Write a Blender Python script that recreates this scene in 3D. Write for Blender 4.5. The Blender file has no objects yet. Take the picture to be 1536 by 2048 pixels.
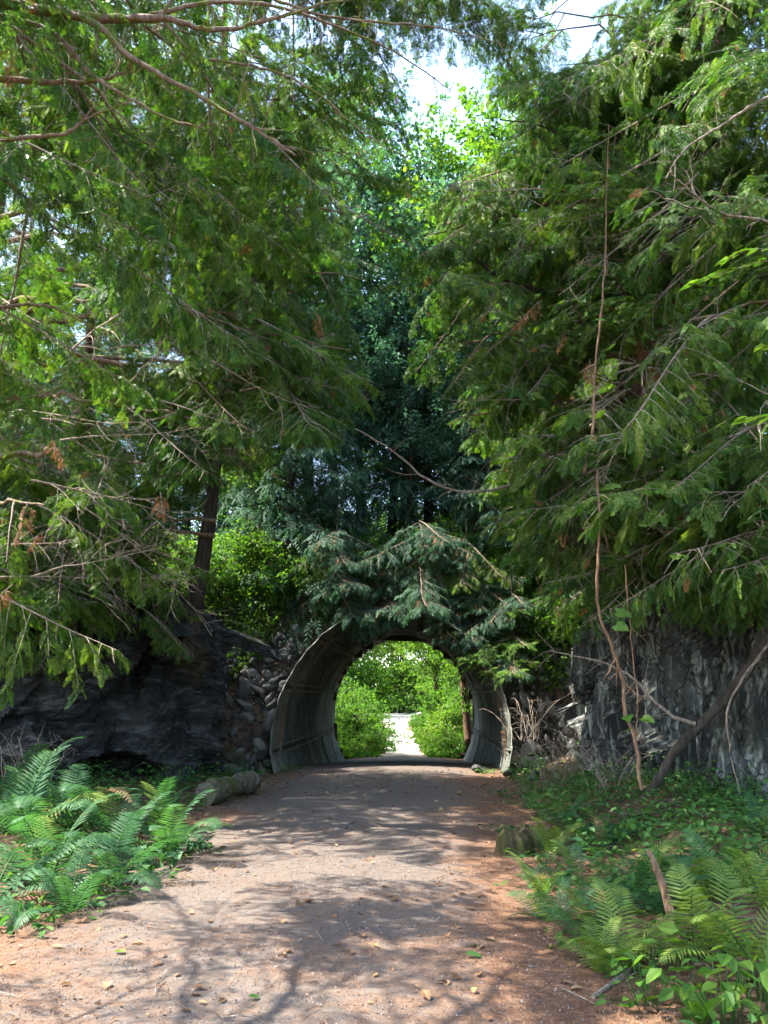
import bpy, math, random
import numpy as np
from mathutils import Matrix, Vector, Euler

sc = bpy.context.scene
COL = sc.collection
R = math.radians
rng = np.random.default_rng(7)
random.seed(7)

# ------------------------------------------------------------------ camera
PITCH = R(13.7)
EYE = np.array([0.0, 0.0, 1.6])
FPX = 1539.0
cd = bpy.data.cameras.new('camera')
cd.sensor_fit = 'VERTICAL'
cd.sensor_height = 34.6
cd.lens = 26.0
cd.clip_start = 0.05
cd.clip_end = 2000
cam = bpy.data.objects.new('camera', cd)
COL.objects.link(cam)
cam.location = EYE
cam.rotation_euler = (R(90) + PITCH, 0, 0)
sc.camera = cam

# ------------------------------------------------------------------ sky, sun, exposure
SUN = np.array([-0.58, 0.06, 0.80])
SUN = SUN / np.linalg.norm(SUN)
w = bpy.data.worlds.new('World')
sc.world = w
w.use_nodes = True
nt = w.node_tree
bg = nt.nodes['Background']
sky = nt.nodes.new('ShaderNodeTexSky')
sky.sky_type = 'NISHITA'
sky.sun_disc = False
sky.sun_elevation = math.asin(SUN[2])
sky.sun_rotation = math.atan2(SUN[0], SUN[1])
sky.dust_density = 1.5
nt.links.new(sky.outputs[0], bg.inputs[0])
bg.inputs[1].default_value = 0.15
sd = bpy.data.lights.new('sun', 'SUN')
sd.energy = 4.0
sd.angle = R(0.45)
sd.color = (1.0, 0.94, 0.84)
so = bpy.data.objects.new('sun', sd)
COL.objects.link(so)
so.rotation_euler = Vector(SUN).to_track_quat('Z', 'Y').to_euler()
so.location = (0, 0, 30)
sc.view_settings.view_transform = 'Standard'
sc.view_settings.look = 'None'
sc.view_settings.gamma = 1.0
sc.view_settings.exposure = 2.8
sc.cycles.max_bounces = 6
sc.cycles.diffuse_bounces = 5
sc.cycles.glossy_bounces = 2
sc.cycles.transmission_bounces = 3
sc.cycles.use_adaptive_sampling = True
sc.cycles.adaptive_threshold = 0.02
sc.cycles.transparent_max_bounces = 4
sc.cycles.sample_clamp_indirect = 1.0
sc.cycles.use_denoising = True
sc.cycles.denoiser = 'OPENIMAGEDENOISE'
sc.cycles.denoising_input_passes = 'RGB_ALBEDO_NORMAL'
sc.cycles.caustics_reflective = False
sc.cycles.caustics_refractive = False

# ------------------------------------------------------------------ layout helpers
_F = np.array([0, math.cos(PITCH), math.sin(PITCH)])
_U = np.array([0, -math.sin(PITCH), math.cos(PITCH)])
_R = np.array([1.0, 0, 0])


def ray(px, py):
    return _F + _R * ((px - 768) / FPX) - _U * ((py - 1024) / FPX)


def at(px, py, dist):
    """the place seen at (px, py), dist metres ahead along the ground (y)"""
    d = ray(px, py)
    return EYE + d * (dist / d[1])


def gp(px, py, z=0.0):
    d = ray(px, py)
    return EYE + d * ((z - EYE[2]) / d[2])


def proj(P):
    P = np.atleast_2d(P) - EYE
    zc = P @ _F
    return np.stack([768 + FPX * (P @ _R) / zc, 1024 - FPX * (P @ _U) / zc, zc], 1)


def in_poly(p, poly):
    x, y = p
    c = False
    j = len(poly) - 1
    for i in range(len(poly)):
        xi, yi = poly[i]
        xj, yj = poly[j]
        if (yi > y) != (yj > y) and x < (xj - xi) * (y - yi) / (yj - yi) + xi:
            c = not c
        j = i
    return c


# ------------------------------------------------------------------ noise (numpy)
def _hash(ix, iy, iz, s):
    n = (ix * 374761393 + iy * 668265263 + iz * 2147483647 + s * 1274126177) & 0xffffffff
    n = ((n ^ (n >> 13)) * 1274126177) & 0xffffffff
    return ((n ^ (n >> 16)) & 0xffff) / 65535.0


def vnoise(P, s=0):
    P = np.asarray(P, float)
    i = np.floor(P).astype(np.int64)
    f = P - i
    f = f * f * (3 - 2 * f)
    out = 0
    for dx in (0, 1):
        for dy in (0, 1):
            for dz in (0, 1):
                h = _hash(i[:, 0] + dx, i[:, 1] + dy, i[:, 2] + dz, s)
                out = out + h * (f[:, 0] if dx else 1 - f[:, 0]) * (f[:, 1] if dy else 1 - f[:, 1]) * (f[:, 2] if dz else 1 - f[:, 2])
    return out * 2 - 1


def fbm(P, o=4, s=0):
    a, t, P = 1.0, 0, np.asarray(P, float)
    for k in range(o):
        t = t + a * vnoise(P, s + k)
        P = P * 2.03
        a *= 0.5
    return t


def sstep(a, b, x):
    t = np.clip((x - a) / (b - a), 0, 1)
    return t * t * (3 - 2 * t)


# ------------------------------------------------------------------ mesh collector
class MB:
    def __init__(s):
        s.V = []
        s.n = 0
        s.Q = []
        s.T = []

    def add(s, V, F, mat=0, tint=None):
        V = np.asarray(V, float).reshape(-1, 3)
        F = np.asarray(F, np.int64)
        k = len(F)
        if tint is None:
            tint = np.full(k, 0.5)
        tint = np.broadcast_to(np.asarray(tint, float), (k,))
        mat = np.broadcast_to(np.asarray(mat), (k,))
        (s.Q if F.shape[1] == 4 else s.T).append((F + s.n, mat, tint))
        s.V.append(V)
        s.n += len(V)

    def inst(s, tmpl, M, P, mat=0, tint=None):
        """copies of tmpl (V, F) with 3x3 matrices M at points P"""
        V, F = tmpl
        n = len(P)
        if n == 0:
            return
        W = np.einsum('nij,kj->nki', M, V) + P[:, None, :]
        FF = (F[None] + (np.arange(n) * len(V))[:, None, None]).reshape(-1, F.shape[1])
        t = np.repeat(rng.random(n) if tint is None else np.broadcast_to(tint, (n,)), len(F))
        m = np.repeat(np.broadcast_to(np.asarray(mat), (n,)), len(F))
        s.add(W.reshape(-1, 3), FF, m, t)

    def tube(s, pts, rad, n=6, mat=0, tint=0.5, wob=0.0, cap=True):
        P = np.asarray(pts, float)
        k = len(P)
        rad = np.broadcast_to(np.asarray(rad, float), (k,))
        D = np.gradient(P, axis=0)
        D /= np.linalg.norm(D, axis=1)[:, None] + 1e-9
        ref = np.array([0, 0, 1.0]) if abs(D[0, 2]) < 0.8 else np.array([1.0, 0, 0])
        X = np.cross(D, ref)
        X /= np.linalg.norm(X, axis=1)[:, None] + 1e-9
        Y = np.cross(D, X)
        a = np.arange(n) * 2 * math.pi / n
        rr = rad[:, None] * (1 + (wob * rng.standard_normal((k, n)) if wob else 0))
        V = P[:, None, :] + rr[..., None] * (np.cos(a)[None, :, None] * X[:, None, :] + np.sin(a)[None, :, None] * Y[:, None, :])
        i = np.arange(k - 1)[:, None] * n
        j = np.arange(n)[None, :]
        j2 = (j + 1) % n
        F = np.stack([i + j, i + j2, i + n + j2, i + n + j], -1).reshape(-1, 4)
        s.add(V.reshape(-1, 3), F, mat, tint)
        if cap and n >= 5:
            for e, pc in ((0, P[0]), (k - 1, P[-1])):
                ring = V[e]
                F = np.array([[q, (q + 1) % n, n] for q in range(n)])
                s.add(np.vstack([ring, pc]), F, mat, tint)

    def grid(s, V, mat=0, tint=0.5, mask=None):
        """V of shape (a, b, 3)"""
        a, b = V.shape[:2]
        i = np.arange(a - 1)[:, None] * b
        j = np.arange(b - 1)[None, :]
        F = np.stack([i + j, i + j + 1, i + b + j + 1, i + b + j], -1).reshape(-1, 4)
        if mask is not None:
            F = F[mask.reshape(-1)]
        s.add(V.reshape(-1, 3), F, mat, tint)

    def mesh(s, name, mats, smooth=False):
        V = np.vstack(s.V).astype(np.float32)
        me = bpy.data.meshes.new(name)
        me.vertices.add(len(V))
        me.vertices.foreach_set('co', V.ravel())
        Q = np.vstack([q[0] for q in s.Q]) if s.Q else np.zeros((0, 4), np.int64)
        T = np.vstack([q[0] for q in s.T]) if s.T else np.zeros((0, 3), np.int64)
        lv = np.concatenate([Q.ravel(), T.ravel()]).astype(np.int32)
        nq, ntr = len(Q), len(T)
        ls = np.concatenate([np.arange(nq) * 4, nq * 4 + np.arange(ntr) * 3]).astype(np.int32)
        me.loops.add(len(lv))
        me.loops.foreach_set('vertex_index', lv)
        me.polygons.add(nq + ntr)
        me.polygons.foreach_set('loop_start', ls)
        allp = s.Q + s.T
        me.polygons.foreach_set('material_index', np.concatenate([q[1] for q in allp]).astype(np.int32))
        me.polygons.foreach_set('use_smooth', np.full(nq + ntr, smooth, bool))
        at_ = me.attributes.new('tint', 'FLOAT', 'FACE')
        at_.data.foreach_set('value', np.concatenate([q[2] for q in allp]).astype(np.float32))
        for m in mats:
            me.materials.append(m)
        me.update(calc_edges=True)
        me.validate()
        return me


def link(name, me, parent=None, M=None):
    o = bpy.data.objects.new(name, me)
    COL.objects.link(o)
    if parent is not None:
        o.parent = parent
    if M is not None:
        o.matrix_basis = M
    return o


def tag(o, label=None, cat=None, group=None, kind=None):
    if label:
        o['label'] = label
    if cat:
        o['category'] = cat
    if group:
        o['group'] = group
    if kind:
        o['kind'] = kind
    return o


def thing(name, label, cat, loc=(0, 0, 0), rz=0.0, group=None, scale=1.0):
    o = bpy.data.objects.new(name, None)
    COL.objects.link(o)
    o.empty_display_size = 0.2
    o.location = loc
    o.rotation_euler = (0, 0, rz)
    o.scale = (scale,) * 3
    return tag(o, label, cat, group)


def nrm(a):
    a = np.asarray(a, float)
    return a / (np.linalg.norm(a, axis=-1, keepdims=True) + 1e-9)


def frames(D, N, S):
    """3x3 matrices whose columns are D, N x D, normal, scaled by S"""
    D = nrm(D)
    Y = nrm(np.cross(N, D))
    Z = np.cross(D, Y)
    return np.stack([D, Y, Z], -1) * np.asarray(S, float)[:, None, None]


def smooth_path(pts, n):
    P = np.asarray(pts, float)
    t = np.linspace(0, len(P) - 1, n)
    Pp = np.vstack([2 * P[0] - P[1], P, 2 * P[-1] - P[-2]])
    i = np.minimum(t.astype(int), len(P) - 2)
    f = (t - i)[:, None]
    a, b, c, d = Pp[i], Pp[i + 1], Pp[i + 2], Pp[i + 3]
    return 0.5 * (2 * b + (c - a) * f + (2 * a - 5 * b + 4 * c - d) * f ** 2 + (3 * b - a - 3 * c + d) * f ** 3)


# ------------------------------------------------------------------ materials
def newmat(name):
    m = bpy.data.materials.new(name)
    m.use_nodes = True
    m.node_tree.nodes.clear()
    return m, m.node_tree.nodes, m.node_tree.links


def ramp(N, L, fac, stops):
    r = N.new('ShaderNodeValToRGB')
    while len(r.color_ramp.elements) < len(stops):
        r.color_ramp.elements.new(0.5)
    for e, (p, c) in zip(r.color_ramp.elements, stops):
        e.position = p
        e.color = (*c, 1)
    L.new(fac, r.inputs[0])
    return r.outputs[0]


def noise_node(N, L, vec, scale, detail=5, rough=0.6, dist=0.0):
    n = N.new('ShaderNodeTexNoise')
    n.inputs['Scale'].default_value = scale
    n.inputs['Detail'].default_value = detail
    n.inputs['Roughness'].default_value = rough
    n.inputs['Distortion'].default_value = dist
    if vec is not None:
        L.new(vec, n.inputs['Vector'])
    return n.outputs['Fac']


def mapping(N, L, scale=(1, 1, 1), rot=(0, 0, 0), coord='Object'):
    tc = N.new('ShaderNodeTexCoord')
    mp = N.new('ShaderNodeMapping')
    mp.inputs['Scale'].default_value = scale
    mp.inputs['Rotation'].default_value = rot
    L.new(tc.outputs[coord], mp.inputs['Vector'])
    return mp.outputs[0]


def mixc(N, L, fac, a, b, mode='MIX'):
    m = N.new('ShaderNodeMix')
    m.data_type = 'RGBA'
    m.blend_type = mode
    for sock, v in ((m.inputs[0], fac), (m.inputs[6], a), (m.inputs[7], b)):
        if isinstance(v, (int, float)):
            sock.default_value = v
        elif isinstance(v, tuple):
            sock.default_value = (*v, 1)
        else:
            L.new(v, sock)
    return m.outputs[2]


def mathn(N, L, op, a, b=None):
    m = N.new('ShaderNodeMath')
    m.operation = op
    for k, v in enumerate((a, b)):
        if v is None:
            continue
        if isinstance(v, (int, float)):
            m.inputs[k].default_value = v
        else:
            L.new(v, m.inputs[k])
    return m.outputs[0]


def finish(N, L, col, rough=0.8, bump=None, bstr=0.5, bdist=0.02, spec=0.3, metal=0.0):
    b = N.new('ShaderNodeBsdfPrincipled')
    o = N.new('ShaderNodeOutputMaterial')
    if isinstance(col, tuple):
        b.inputs['Base Color'].default_value = (*col, 1)
    else:
        L.new(col, b.inputs['Base Color'])
    if isinstance(rough, (int, float)):
        b.inputs['Roughness'].default_value = rough
    else:
        L.new(rough, b.inputs['Roughness'])
    b.inputs['Specular IOR Level'].default_value = spec
    b.inputs['Metallic'].default_value = metal
    if bump is not None:
        n = N.new('ShaderNodeBump')
        n.inputs['Strength'].default_value = bstr
        n.inputs['Distance'].default_value = bdist
        L.new(bump, n.inputs['Height'])
        L.new(n.outputs[0], b.inputs['Normal'])
    L.new(b.outputs[0], o.inputs[0])


def leaf_mat(name, c0, c1, c2, trans=0.4, tcol=(1.25, 1.35, 0.5), rough=0.55, spec=0.25):
    """foliage: colour varies from leaf to leaf (tint) and from bough to bough"""
    m, N, L = newmat(name)
    a = N.new('ShaderNodeAttribute')
    a.attribute_name = 'tint'
    oi = N.new('ShaderNodeObjectInfo')
    f = mathn(N, L, 'ADD', mathn(N, L, 'MULTIPLY', a.outputs['Fac'], 0.65), mathn(N, L, 'MULTIPLY', oi.outputs['Random'], 0.35))
    col = ramp(N, L, f, [(0.05, c0), (0.5, c1), (0.95, c2)])
    p = N.new('ShaderNodeBsdfPrincipled')
    p.inputs['Roughness'].default_value = rough
    p.inputs['Specular IOR Level'].default_value = spec
    L.new(col, p.inputs['Base Color'])
    t = N.new('ShaderNodeBsdfTranslucent')
    L.new(mixc(N, L, 1.0, col, tcol, 'MULTIPLY'), t.inputs[0])
    mx = N.new('ShaderNodeMixShader')
    mx.inputs[0].default_value = trans
    L.new(p.outputs[0], mx.inputs[1])
    L.new(t.outputs[0], mx.inputs[2])
    o = N.new('ShaderNodeOutputMaterial')
    L.new(mx.outputs[0], o.inputs[0])
    return m


def bark_mat(name, c0, c1, c2, sx=18, sz=1.6, moss=None):
    m, N, L = newmat(name)
    v = mapping(N, L, (sx, sx, sz))
    n1 = noise_node(N, L, v, 1.0, 6, 0.65, 0.3)
    col = ramp(N, L, n1, [(0.3, c0), (0.52, c1), (0.72, c2)])
    if moss:
        n2 = noise_node(N, L, mapping(N, L), 5.0, 4)
        k = ramp(N, L, n2, [(0.5, (0, 0, 0)), (0.6, (1, 1, 1))])
        col = mixc(N, L, k, col, moss)
    finish(N, L, col, 0.9, n1, 0.9, 0.03, 0.15)
    return m


M = {}
M['cedar'] = leaf_mat('cedar_foliage', (0.022, 0.068, 0.013), (0.06, 0.145, 0.018), (0.145, 0.215, 0.03), 0.5, rough=0.45, spec=0.3)
M['cedar_dry'] = leaf_mat('dry_cedar_foliage', (0.16, 0.065, 0.025), (0.28, 0.13, 0.05), (0.36, 0.2, 0.09), 0.25, (1.1, 1.0, 0.7))
M['hemlock'] = leaf_mat('shade_tinted_foliage', (0.028, 0.078, 0.046), (0.05, 0.122, 0.074), (0.085, 0.17, 0.092), 0.42, (1.1, 1.3, 0.8))  # blue-green conifer leaf colour, also used to tint leafy crowns as in shade
M['pine'] = leaf_mat('pine_needles', (0.04, 0.1, 0.075), (0.07, 0.15, 0.115), (0.11, 0.2, 0.155), 0.3, (1.0, 1.2, 1.0))
M['broad'] = leaf_mat('broad_leaves', (0.035, 0.1, 0.015), (0.07, 0.17, 0.025), (0.15, 0.24, 0.035), 0.5, (1.4, 1.4, 0.4))
M['ivy'] = leaf_mat('ground_leaves', (0.03, 0.085, 0.02), (0.05, 0.14, 0.03), (0.1, 0.2, 0.035), 0.4)
M['fern_shade_tint'] = leaf_mat('fern_fronds_shade_tint', (0.02, 0.075, 0.028), (0.038, 0.11, 0.042), (0.07, 0.155, 0.05), 0.4, (1.2, 1.3, 0.6))  # bluish green of ferns in shade, put into the colour
M['fern_sun_tint'] = leaf_mat('fern_fronds_sun_tint', (0.075, 0.14, 0.02), (0.14, 0.21, 0.04), (0.22, 0.28, 0.07), 0.45)  # yellow green of sunlit ferns, put into the colour
M['dry_leaf'] = leaf_mat('dry_leaves', (0.1, 0.05, 0.025), (0.2, 0.11, 0.055), (0.34, 0.23, 0.12), 0.15, (1.1, 1.0, 0.7), 0.7)
M['twig'] = bark_mat('grey_twig', (0.1, 0.075, 0.055), (0.24, 0.19, 0.145), (0.4, 0.34, 0.27), 30, 8)
M['branch'] = bark_mat('mossy_branch', (0.08, 0.05, 0.032), (0.2, 0.14, 0.1), (0.34, 0.26, 0.2), 30, 8, (0.13, 0.14, 0.025))
M['bark'] = bark_mat('cedar_bark', (0.035, 0.02, 0.013), (0.11, 0.065, 0.042), (0.22, 0.14, 0.095))
M['dark_bark'] = bark_mat('dark_bark', (0.016, 0.013, 0.01), (0.045, 0.035, 0.027), (0.09, 0.075, 0.06))
M['vine'] = bark_mat('vine_bark', (0.1, 0.055, 0.03), (0.24, 0.14, 0.085), (0.4, 0.27, 0.17), 40, 6)
M['log'] = bark_mat('rotting_log', (0.04, 0.032, 0.022), (0.12, 0.1, 0.075), (0.25, 0.21, 0.16), 9, 9, (0.07, 0.08, 0.02))
M['stump'] = bark_mat('mossy_stump', (0.02, 0.015, 0.01), (0.045, 0.04, 0.018), (0.08, 0.075, 0.025), 12, 3, (0.045, 0.055, 0.01))


def rock_mat(name, cols, streak, streak_col, amount, tilt):
    m, N, L = newmat(name)
    v = mapping(N, L, (1, 1, 1))
    n1 = noise_node(N, L, v, 1.3, 8, 0.62)
    col = ramp(N, L, n1, [(0.3, cols[0]), (0.5, cols[1]), (0.72, cols[2])])
    vs = mapping(N, L, streak, tilt)
    n2 = noise_node(N, L, vs, 1.0, 7, 0.7, 0.4)
    k = ramp(N, L, n2, [(0.5, (0, 0, 0)), (0.62, (amount,) * 3)])
    col = mixc(N, L, k, col, streak_col)
    n3 = noise_node(N, L, v, 0.9, 5, 0.6)
    k3 = ramp(N, L, n3, [(0.56, (0, 0, 0)), (0.68, (0.75,) * 3)])
    col = mixc(N, L, k3, col, (0.045, 0.042, 0.014))
    n4 = noise_node(N, L, v, 14, 6, 0.7)
    wv = N.new('ShaderNodeVectorMath')
    wv.operation = 'ADD'
    nn = N.new('ShaderNodeTexNoise')
    nn.inputs['Scale'].default_value = 2.5
    L.new(v, nn.inputs['Vector'])
    vs2 = mapping(N, L, tuple(0.28 * q_ + 0.5 for q_ in streak), tilt)
    L.new(vs2, wv.inputs[0])
    L.new(nn.outputs['Color'], wv.inputs[1])
    vo = N.new('ShaderNodeTexVoronoi')
    vo.feature = 'DISTANCE_TO_EDGE'
    vo.inputs['Scale'].default_value = 1.0
    L.new(wv.outputs[0], vo.inputs['Vector'])
    crack = ramp(N, L, vo.outputs['Distance'], [(0.0, (0.25, 0.25, 0.25)), (0.025, (1, 1, 1))])
    col = mixc(N, L, crack, (0.006, 0.006, 0.006), col)
    h = mathn(N, L, 'ADD', mathn(N, L, 'MULTIPLY', n2, 1.0), mathn(N, L, 'MULTIPLY', n4, 0.5))
    h = mathn(N, L, 'ADD', h, mathn(N, L, 'MULTIPLY', crack, 0.5))
    finish(N, L, col, 0.75, h, 0.9, 0.08, 0.25)
    return m


M['slate'] = rock_mat('dark_slate', ((0.008, 0.008, 0.0078), (0.017, 0.017, 0.0165), (0.042, 0.042, 0.04)), (2.0, 2.0, 7.0), (0.11, 0.115, 0.12), 0.55, (0.5, 0.35, 0))
M['schist'] = rock_mat('streaked_rock', ((0.02, 0.021, 0.021), (0.05, 0.053, 0.05), (0.1, 0.107, 0.098)), (8.0, 8.0, 0.7), (0.34, 0.36, 0.31), 0.75, (0.12, 0.1, 0))
m_, N, L = newmat('rubble_stone')
M['stone'] = m_
v = mapping(N, L)
oi = N.new('ShaderNodeObjectInfo')
n1 = noise_node(N, L, v, 3.5, 7, 0.65)
col = ramp(N, L, oi.outputs['Random'], [(0, (0.035, 0.035, 0.034)), (0.4, (0.08, 0.078, 0.072)), (0.75, (0.14, 0.133, 0.12)), (1, (0.28, 0.26, 0.235))])
col = mixc(N, L, ramp(N, L, n1, [(0.4, (0, 0, 0)), (0.7, (0.7,) * 3)]), col, (0.07, 0.075, 0.06))
finish(N, L, col, 0.8, n1, 0.6, 0.05)

m_, N, L = newmat('forest_soil')
M['soil'] = m_
v = mapping(N, L)
n1 = noise_node(N, L, v, 0.9, 8, 0.65)
n2 = noise_node(N, L, v, 22, 6, 0.7)
col = ramp(N, L, n1, [(0.3, (0.03, 0.022, 0.015)), (0.5, (0.075, 0.05, 0.033)), (0.7, (0.13, 0.085, 0.055))])
col = mixc(N, L, ramp(N, L, n2, [(0.45, (0, 0, 0)), (0.65, (0.8,) * 3)]), col, (0.2, 0.13, 0.08))
finish(N, L, col, 0.95, n2, 0.8, 0.04, 0.1)

m_, N, L = newmat('corrugated_steel')
M['steel'] = m_
v = mapping(N, L, (1.2, 0.5, 0.35))
n1 = noise_node(N, L, v, 2.2, 7, 0.68)
col = ramp(N, L, n1, [(0.3, (0.055, 0.06, 0.05)), (0.48, (0.125, 0.135, 0.118)), (0.7, (0.24, 0.255, 0.23))])
n2 = noise_node(N, L, mapping(N, L, (3, 6, 0.5)), 1.4, 5, 0.7)
col = mixc(N, L, ramp(N, L, n2, [(0.5, (0, 0, 0)), (0.68, (0.7,) * 3)]), col, (0.06, 0.058, 0.045))
oi = N.new('ShaderNodeObjectInfo')
col = mixc(N, L, 1.0, col, ramp(N, L, oi.outputs['Random'], [(0, (0.6, 0.62, 0.58)), (1, (1.15, 1.15, 1.1))]), 'MULTIPLY')
finish(N, L, col, 0.6, n1, 0.15, 0.01, 0.3, 0.15)
m_, N, L = newmat('seam_rust')
M['seam'] = m_
finish(N, L, (0.02, 0.017, 0.014), 0.8)
m_, N, L = newmat('bolt_steel')
M['bolt'] = m_
finish(N, L, (0.12, 0.11, 0.1), 0.6, metal=0.4)


# ------------------------------------------------------------------ terrain
def pc(y):
    return np.interp(y, [-20, 5, 18, 31, 60, 120], [-1.6, -0.7, 0.15, 0.75, 0.9, 2.5])


def ph(y):
    return np.interp(y, [-20, 5, 12, 18, 30, 34, 120], [2.3, 2.3, 2.15, 2.3, 2.2, 0.75, 0.75])


def base_z(y):
    return -0.62 * sstep(18.5, 31, y) + 0.85 * sstep(33, 62, y)


def gz(x, y):
    x = np.asarray(x, float)
    y = np.asarray(y, float)
    d = np.abs(x - pc(y)) - ph(y)
    side = np.where(x > pc(y), 0.42, 0.2) * np.where((y > 17.5) & (y < 32), 0.0, 1.0)
    P = np.stack([x.ravel(), y.ravel(), np.zeros(x.size)], 1)
    nz = (fbm(P * 0.7, 3, 3) * 0.09).reshape(x.shape)
    n2 = (fbm(P * 2.7, 2, 9) * 0.012).reshape(x.shape)
    return base_z(y) + side * sstep(-0.1, 2.2, d) + nz * sstep(0.0, 1.2, d) + n2 + 0.05 * sstep(0.2, -2.0, d)


xs = np.concatenate([-np.geomspace(9, 400, 22)[::-1], np.arange(-8.8, 8.81, 0.2), np.geomspace(9, 400, 22)])
ys = np.concatenate([-np.geomspace(6, 200, 12)[::-1], np.arange(-5.5, 36, 0.25), np.geomspace(36.5, 600, 40)])
X, Y = np.meshgrid(xs, ys)
mb = MB()
mb.grid(np.stack([X, Y, gz(X, Y)], -1))
tag(link('ground', mb.mesh('ground', [M['soil']], True)), kind='structure')

# path: gravel, pine needles drifted over its edges
m_, N, L = newmat('gravel_path')
M['path'] = m_
v = mapping(N, L)
at1 = N.new('ShaderNodeAttribute')
at1.attribute_name = 'edge'
big = noise_node(N, L, v, 0.7, 5, 0.6)
med = noise_node(N, L, mapping(N, L, (1.0, 1.0, 1.0)), 5.0, 6, 0.7)
fine = mathn(N, L, 'ADD', mathn(N, L, 'MULTIPLY', noise_node(N, L, v, 110, 3, 0.8), 0.65), mathn(N, L, 'MULTIPLY', noise_node(N, L, v, 24, 5, 0.75), 0.35))
ndl = noise_node(N, L, mapping(N, L, (14, 60, 20), (0, 0, 0.5)), 1.0, 5, 0.75, 1.2)
ndl2 = noise_node(N, L, mapping(N, L, (60, 14, 20), (0, 0, -0.25)), 1.0, 5, 0.75, 1.2)
needles = mathn(N, L, 'MAXIMUM', ndl, ndl2)
gcol = ramp(N, L, fine, [(0.28, (0.035, 0.031, 0.028)), (0.5, (0.094, 0.08, 0.069)), (0.62, (0.16, 0.135, 0.118)), (0.75, (0.34, 0.29, 0.255))])
ncol = ramp(N, L, needles, [(0.42, (0.042, 0.023, 0.014)), (0.56, (0.145, 0.074, 0.041)), (0.72, (0.34, 0.19, 0.11))])
e = mathn(N, L, 'ADD', at1.outputs['Fac'], mathn(N, L, 'ADD', mathn(N, L, 'MULTIPLY', mathn(N, L, 'SUBTRACT', big, 0.5), 1.5), mathn(N, L, 'MULTIPLY', mathn(N, L, 'SUBTRACT', med, 0.5), 1.2)))
k = ramp(N, L, e, [(0.28, (0.1,) * 3), (0.8, (0.95,) * 3)])
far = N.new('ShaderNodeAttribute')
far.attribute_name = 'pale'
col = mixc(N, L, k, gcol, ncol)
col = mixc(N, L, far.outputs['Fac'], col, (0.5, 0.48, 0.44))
h = mathn(N, L, 'ADD', mathn(N, L, 'MULTIPLY', fine, 0.6), mathn(N, L, 'MULTIPLY', needles, 0.8))
finish(N, L, col, 0.9, h, 0.7, 0.012, 0.2)
ysp = np.concatenate([np.arange(-6, 20, 0.1), np.arange(20, 34, 0.3), np.geomspace(34, 110, 60)])
uu = np.linspace(-1, 1, 61)
Yp, Up = np.meshgrid(ysp, uu, indexing='ij')
wob = fbm(np.stack([np.sign(Up).ravel() * 5, Yp.ravel() * 0.8, 0 * Yp.ravel()], 1), 3, 21).reshape(Yp.shape) * 0.16
Xp = pc(Yp) + Up * (ph(Yp) + np.where(Yp > 31, 0.05, 0.35) + wob * np.abs(Up))
Zp = gz(Xp, Yp) + 0.008 - 0.05 * sstep(0.93, 1.0, np.abs(Up))
mb = MB()
mb.grid(np.stack([Xp, Yp, Zp], -1))
me = mb.mesh('path', [M['path']], True)
edge = 0.15 + 0.85 * sstep(0.35, 0.95, np.abs(Up + 0.12)) * (1 - 0.35 * sstep(9, 15, Yp)) + 0.22 * sstep(9, 5, Yp)
a_ = me.attributes.new('edge', 'FLOAT', 'POINT')
a_.data.foreach_set('value', edge.ravel().astype(np.float32))
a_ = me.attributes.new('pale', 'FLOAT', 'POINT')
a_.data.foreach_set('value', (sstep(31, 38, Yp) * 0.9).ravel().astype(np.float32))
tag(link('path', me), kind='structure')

# sunny gravel yard beyond the tunnel
th = np.linspace(0, 2 * math.pi, 49)[:-1]
rr = np.linspace(0, 1, 10)
TH, RR = np.meshgrid(np.append(th, th[0]), rr, indexing='ij')
wv = 1 + 0.18 * np.sin(TH * 3 + 1) + 0.1 * np.sin(TH * 7)
Xc = 1.0 + 2.0 * RR * wv * np.cos(TH)
Yc = 66 + 15.0 * RR * wv * np.sin(TH)
mb = MB()
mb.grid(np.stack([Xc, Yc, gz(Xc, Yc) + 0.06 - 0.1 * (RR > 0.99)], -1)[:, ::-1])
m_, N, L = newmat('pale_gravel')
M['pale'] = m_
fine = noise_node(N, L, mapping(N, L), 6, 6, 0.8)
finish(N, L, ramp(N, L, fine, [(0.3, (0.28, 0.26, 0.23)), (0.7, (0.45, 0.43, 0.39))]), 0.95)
tag(link('gravel_yard', mb.mesh('gravel_yard', [M['pale']], True)), kind='structure')

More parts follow.
